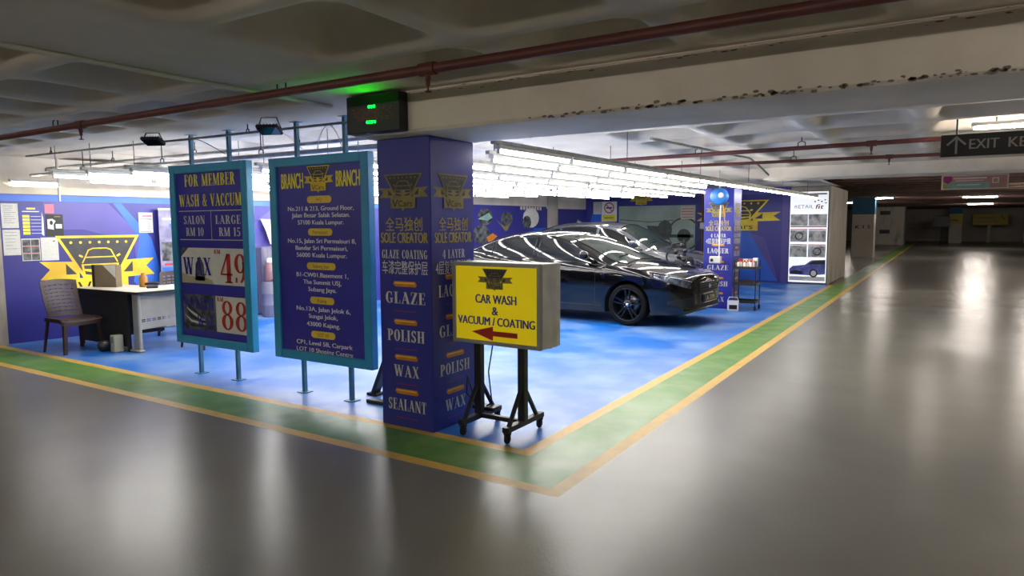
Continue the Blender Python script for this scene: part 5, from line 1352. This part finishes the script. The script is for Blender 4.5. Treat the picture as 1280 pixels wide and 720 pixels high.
M_YPLATE = mat('plate_print', '#b9b38a', 0.5)
SEDAN = dict(L=4.9, wheels=(1.0, 3.88), arch=.385, tyre=.335, paint=M_PAINT, trim=M_TRIMD, track=.90, tumble=.44,
    w=[(0, .22), (.012, .42), (.035, .57), (.08, .69), (.16, .785), (.4, .885), (.9, .925), (1.6, .93), (2.8, .935), (3.8, .935), (4.4, .89), (4.75, .80), (4.9, .66)],
    top=[(0, .74), (.03, .79), (.1, .83), (.3, .885), (.7, .95), (1.15, 1.005), (2.0, 1.03), (3.4, 1.06), (4.2, 1.09), (4.75, 1.08), (4.9, 1.0)],
    sh=[(0, .68), (.05, .725), (.2, .785), (.5, .845), (.9, .90), (1.4, .945), (2.4, .985), (3.4, 1.02), (4.1, 1.04), (4.7, 1.0), (4.9, .92)],
    low=[(0, .27), (.1, .225), (.5, .20), (1.0, .19), (3.6, .19), (4.4, .22), (4.9, .34)],
    roof=[(1.02, .985), (1.2, 1.07), (1.6, 1.25), (2.0, 1.395), (2.35, 1.465), (2.75, 1.49), (3.2, 1.475), (3.7, 1.385), (4.1, 1.265), (4.45, 1.15), (4.75, 1.07)],
    edge=[(1.30, .925), (1.45, 1.00), (1.8, 1.165), (2.15, 1.315), (2.45, 1.395), (2.8, 1.42), (3.2, 1.40), (3.6, 1.32), (4.0, 1.19), (4.35, 1.06), (4.6, .98)],
    cab=(1.02, 4.76),
    side_windows=[('front', (1.62, 2.70), lambda f: (.10, .9)), ('rear', (2.78, 3.62), lambda f: (.10, .9)), ('quarter', (3.67, 4.12), lambda f: (.14, .88 - .1 * f))],
    ws=(1.10, 2.12), ws_u=lambda f: 1.0 + .16 * 1 if f > .3 else 1.0 + .16 + .12 * (.3 - f), rw=(3.55, 4.55), rw_u=lambda f: 1.2,
    mirror=(1.72, 1.10), lamp=(.06, .56), lamp_t=lambda f: (.76 + .10 * f, .97 - .02 * f), seams=[(1.55, .28, .96), (2.74, .28, 1.0), (3.55, .75, 1.02)], handles=[(2.5, .90), (3.45, .935)], sill_z=.30,
    grille=(.52, .69, .42), plate=.44, fin=[])
SUV = dict(L=4.5, wheels=(.92, 3.58), arch=.395, tyre=.345, paint=M_PAINT2, trim=M_TRIMD, track=.90, tumble=.36,
    w=[(0, .60), (.05, .70), (.15, .80), (.4, .88), (.9, .92), (1.6, .925), (2.8, .93), (3.6, .93), (4.2, .88), (4.45, .80), (4.5, .72)],
    top=[(0, .80), (.05, .87), (.2, .94), (.5, 1.0), (.9, 1.06), (1.2, 1.10), (2.0, 1.12), (3.4, 1.14), (4.2, 1.14), (4.5, 1.05)],
    sh=[(0, .70), (.1, .80), (.3, .90), (.7, .97), (1.2, 1.03), (2.4, 1.09), (3.4, 1.12), (4.1, 1.12), (4.5, 1.0)],
    low=[(0, .28), (.1, .24), (.5, .22), (3.4, .22), (4.2, .26), (4.5, .34)],
    roof=[(1.02, 1.085), (1.3, 1.24), (1.7, 1.47), (2.0, 1.585), (2.4, 1.64), (2.8, 1.655), (3.4, 1.63), (3.9, 1.54), (4.2, 1.38), (4.45, 1.16)],
    edge=[(1.25, 1.01), (1.5, 1.17), (1.85, 1.39), (2.15, 1.52), (2.5, 1.57), (2.9, 1.585), (3.4, 1.55), (3.85, 1.44), (4.15, 1.29), (4.42, 1.10)],
    cab=(1.02, 4.46),
    side_windows=[('front', (1.5, 2.42), lambda f: (.08, .9)), ('rear', (2.5, 3.35), lambda f: (.08, .9)), ('quarter', (3.42, 3.95), lambda f: (.12, .88))],
    ws=(1.10, 1.98), ws_u=lambda f: 1.14, rw=(3.72, 4.36), rw_u=lambda f: 1.2,
    mirror=(1.55, 1.18), lamp=(.07, .5), lamp_t=lambda f: (.74 + .1 * f, .97), seams=[(1.45, .3, 1.05), (2.46, .3, 1.1), (3.3, .8, 1.12)], handles=[(2.25, 1.0), (3.15, 1.03)], sill_z=.34,
    grille=(.58, .74, .48), plate=.5, fin=[(3.3, 1.64)])
make_car(SEDAN, 'car', 'glossy black fastback saloon car parked nearest, behind the yellow light box', (.13, 6.80, 0), math.radians(-3))
make_car(SUV, 'car', 'dark grey taller car parked behind the black saloon', (-.72, 10.45, 0), math.radians(-1))
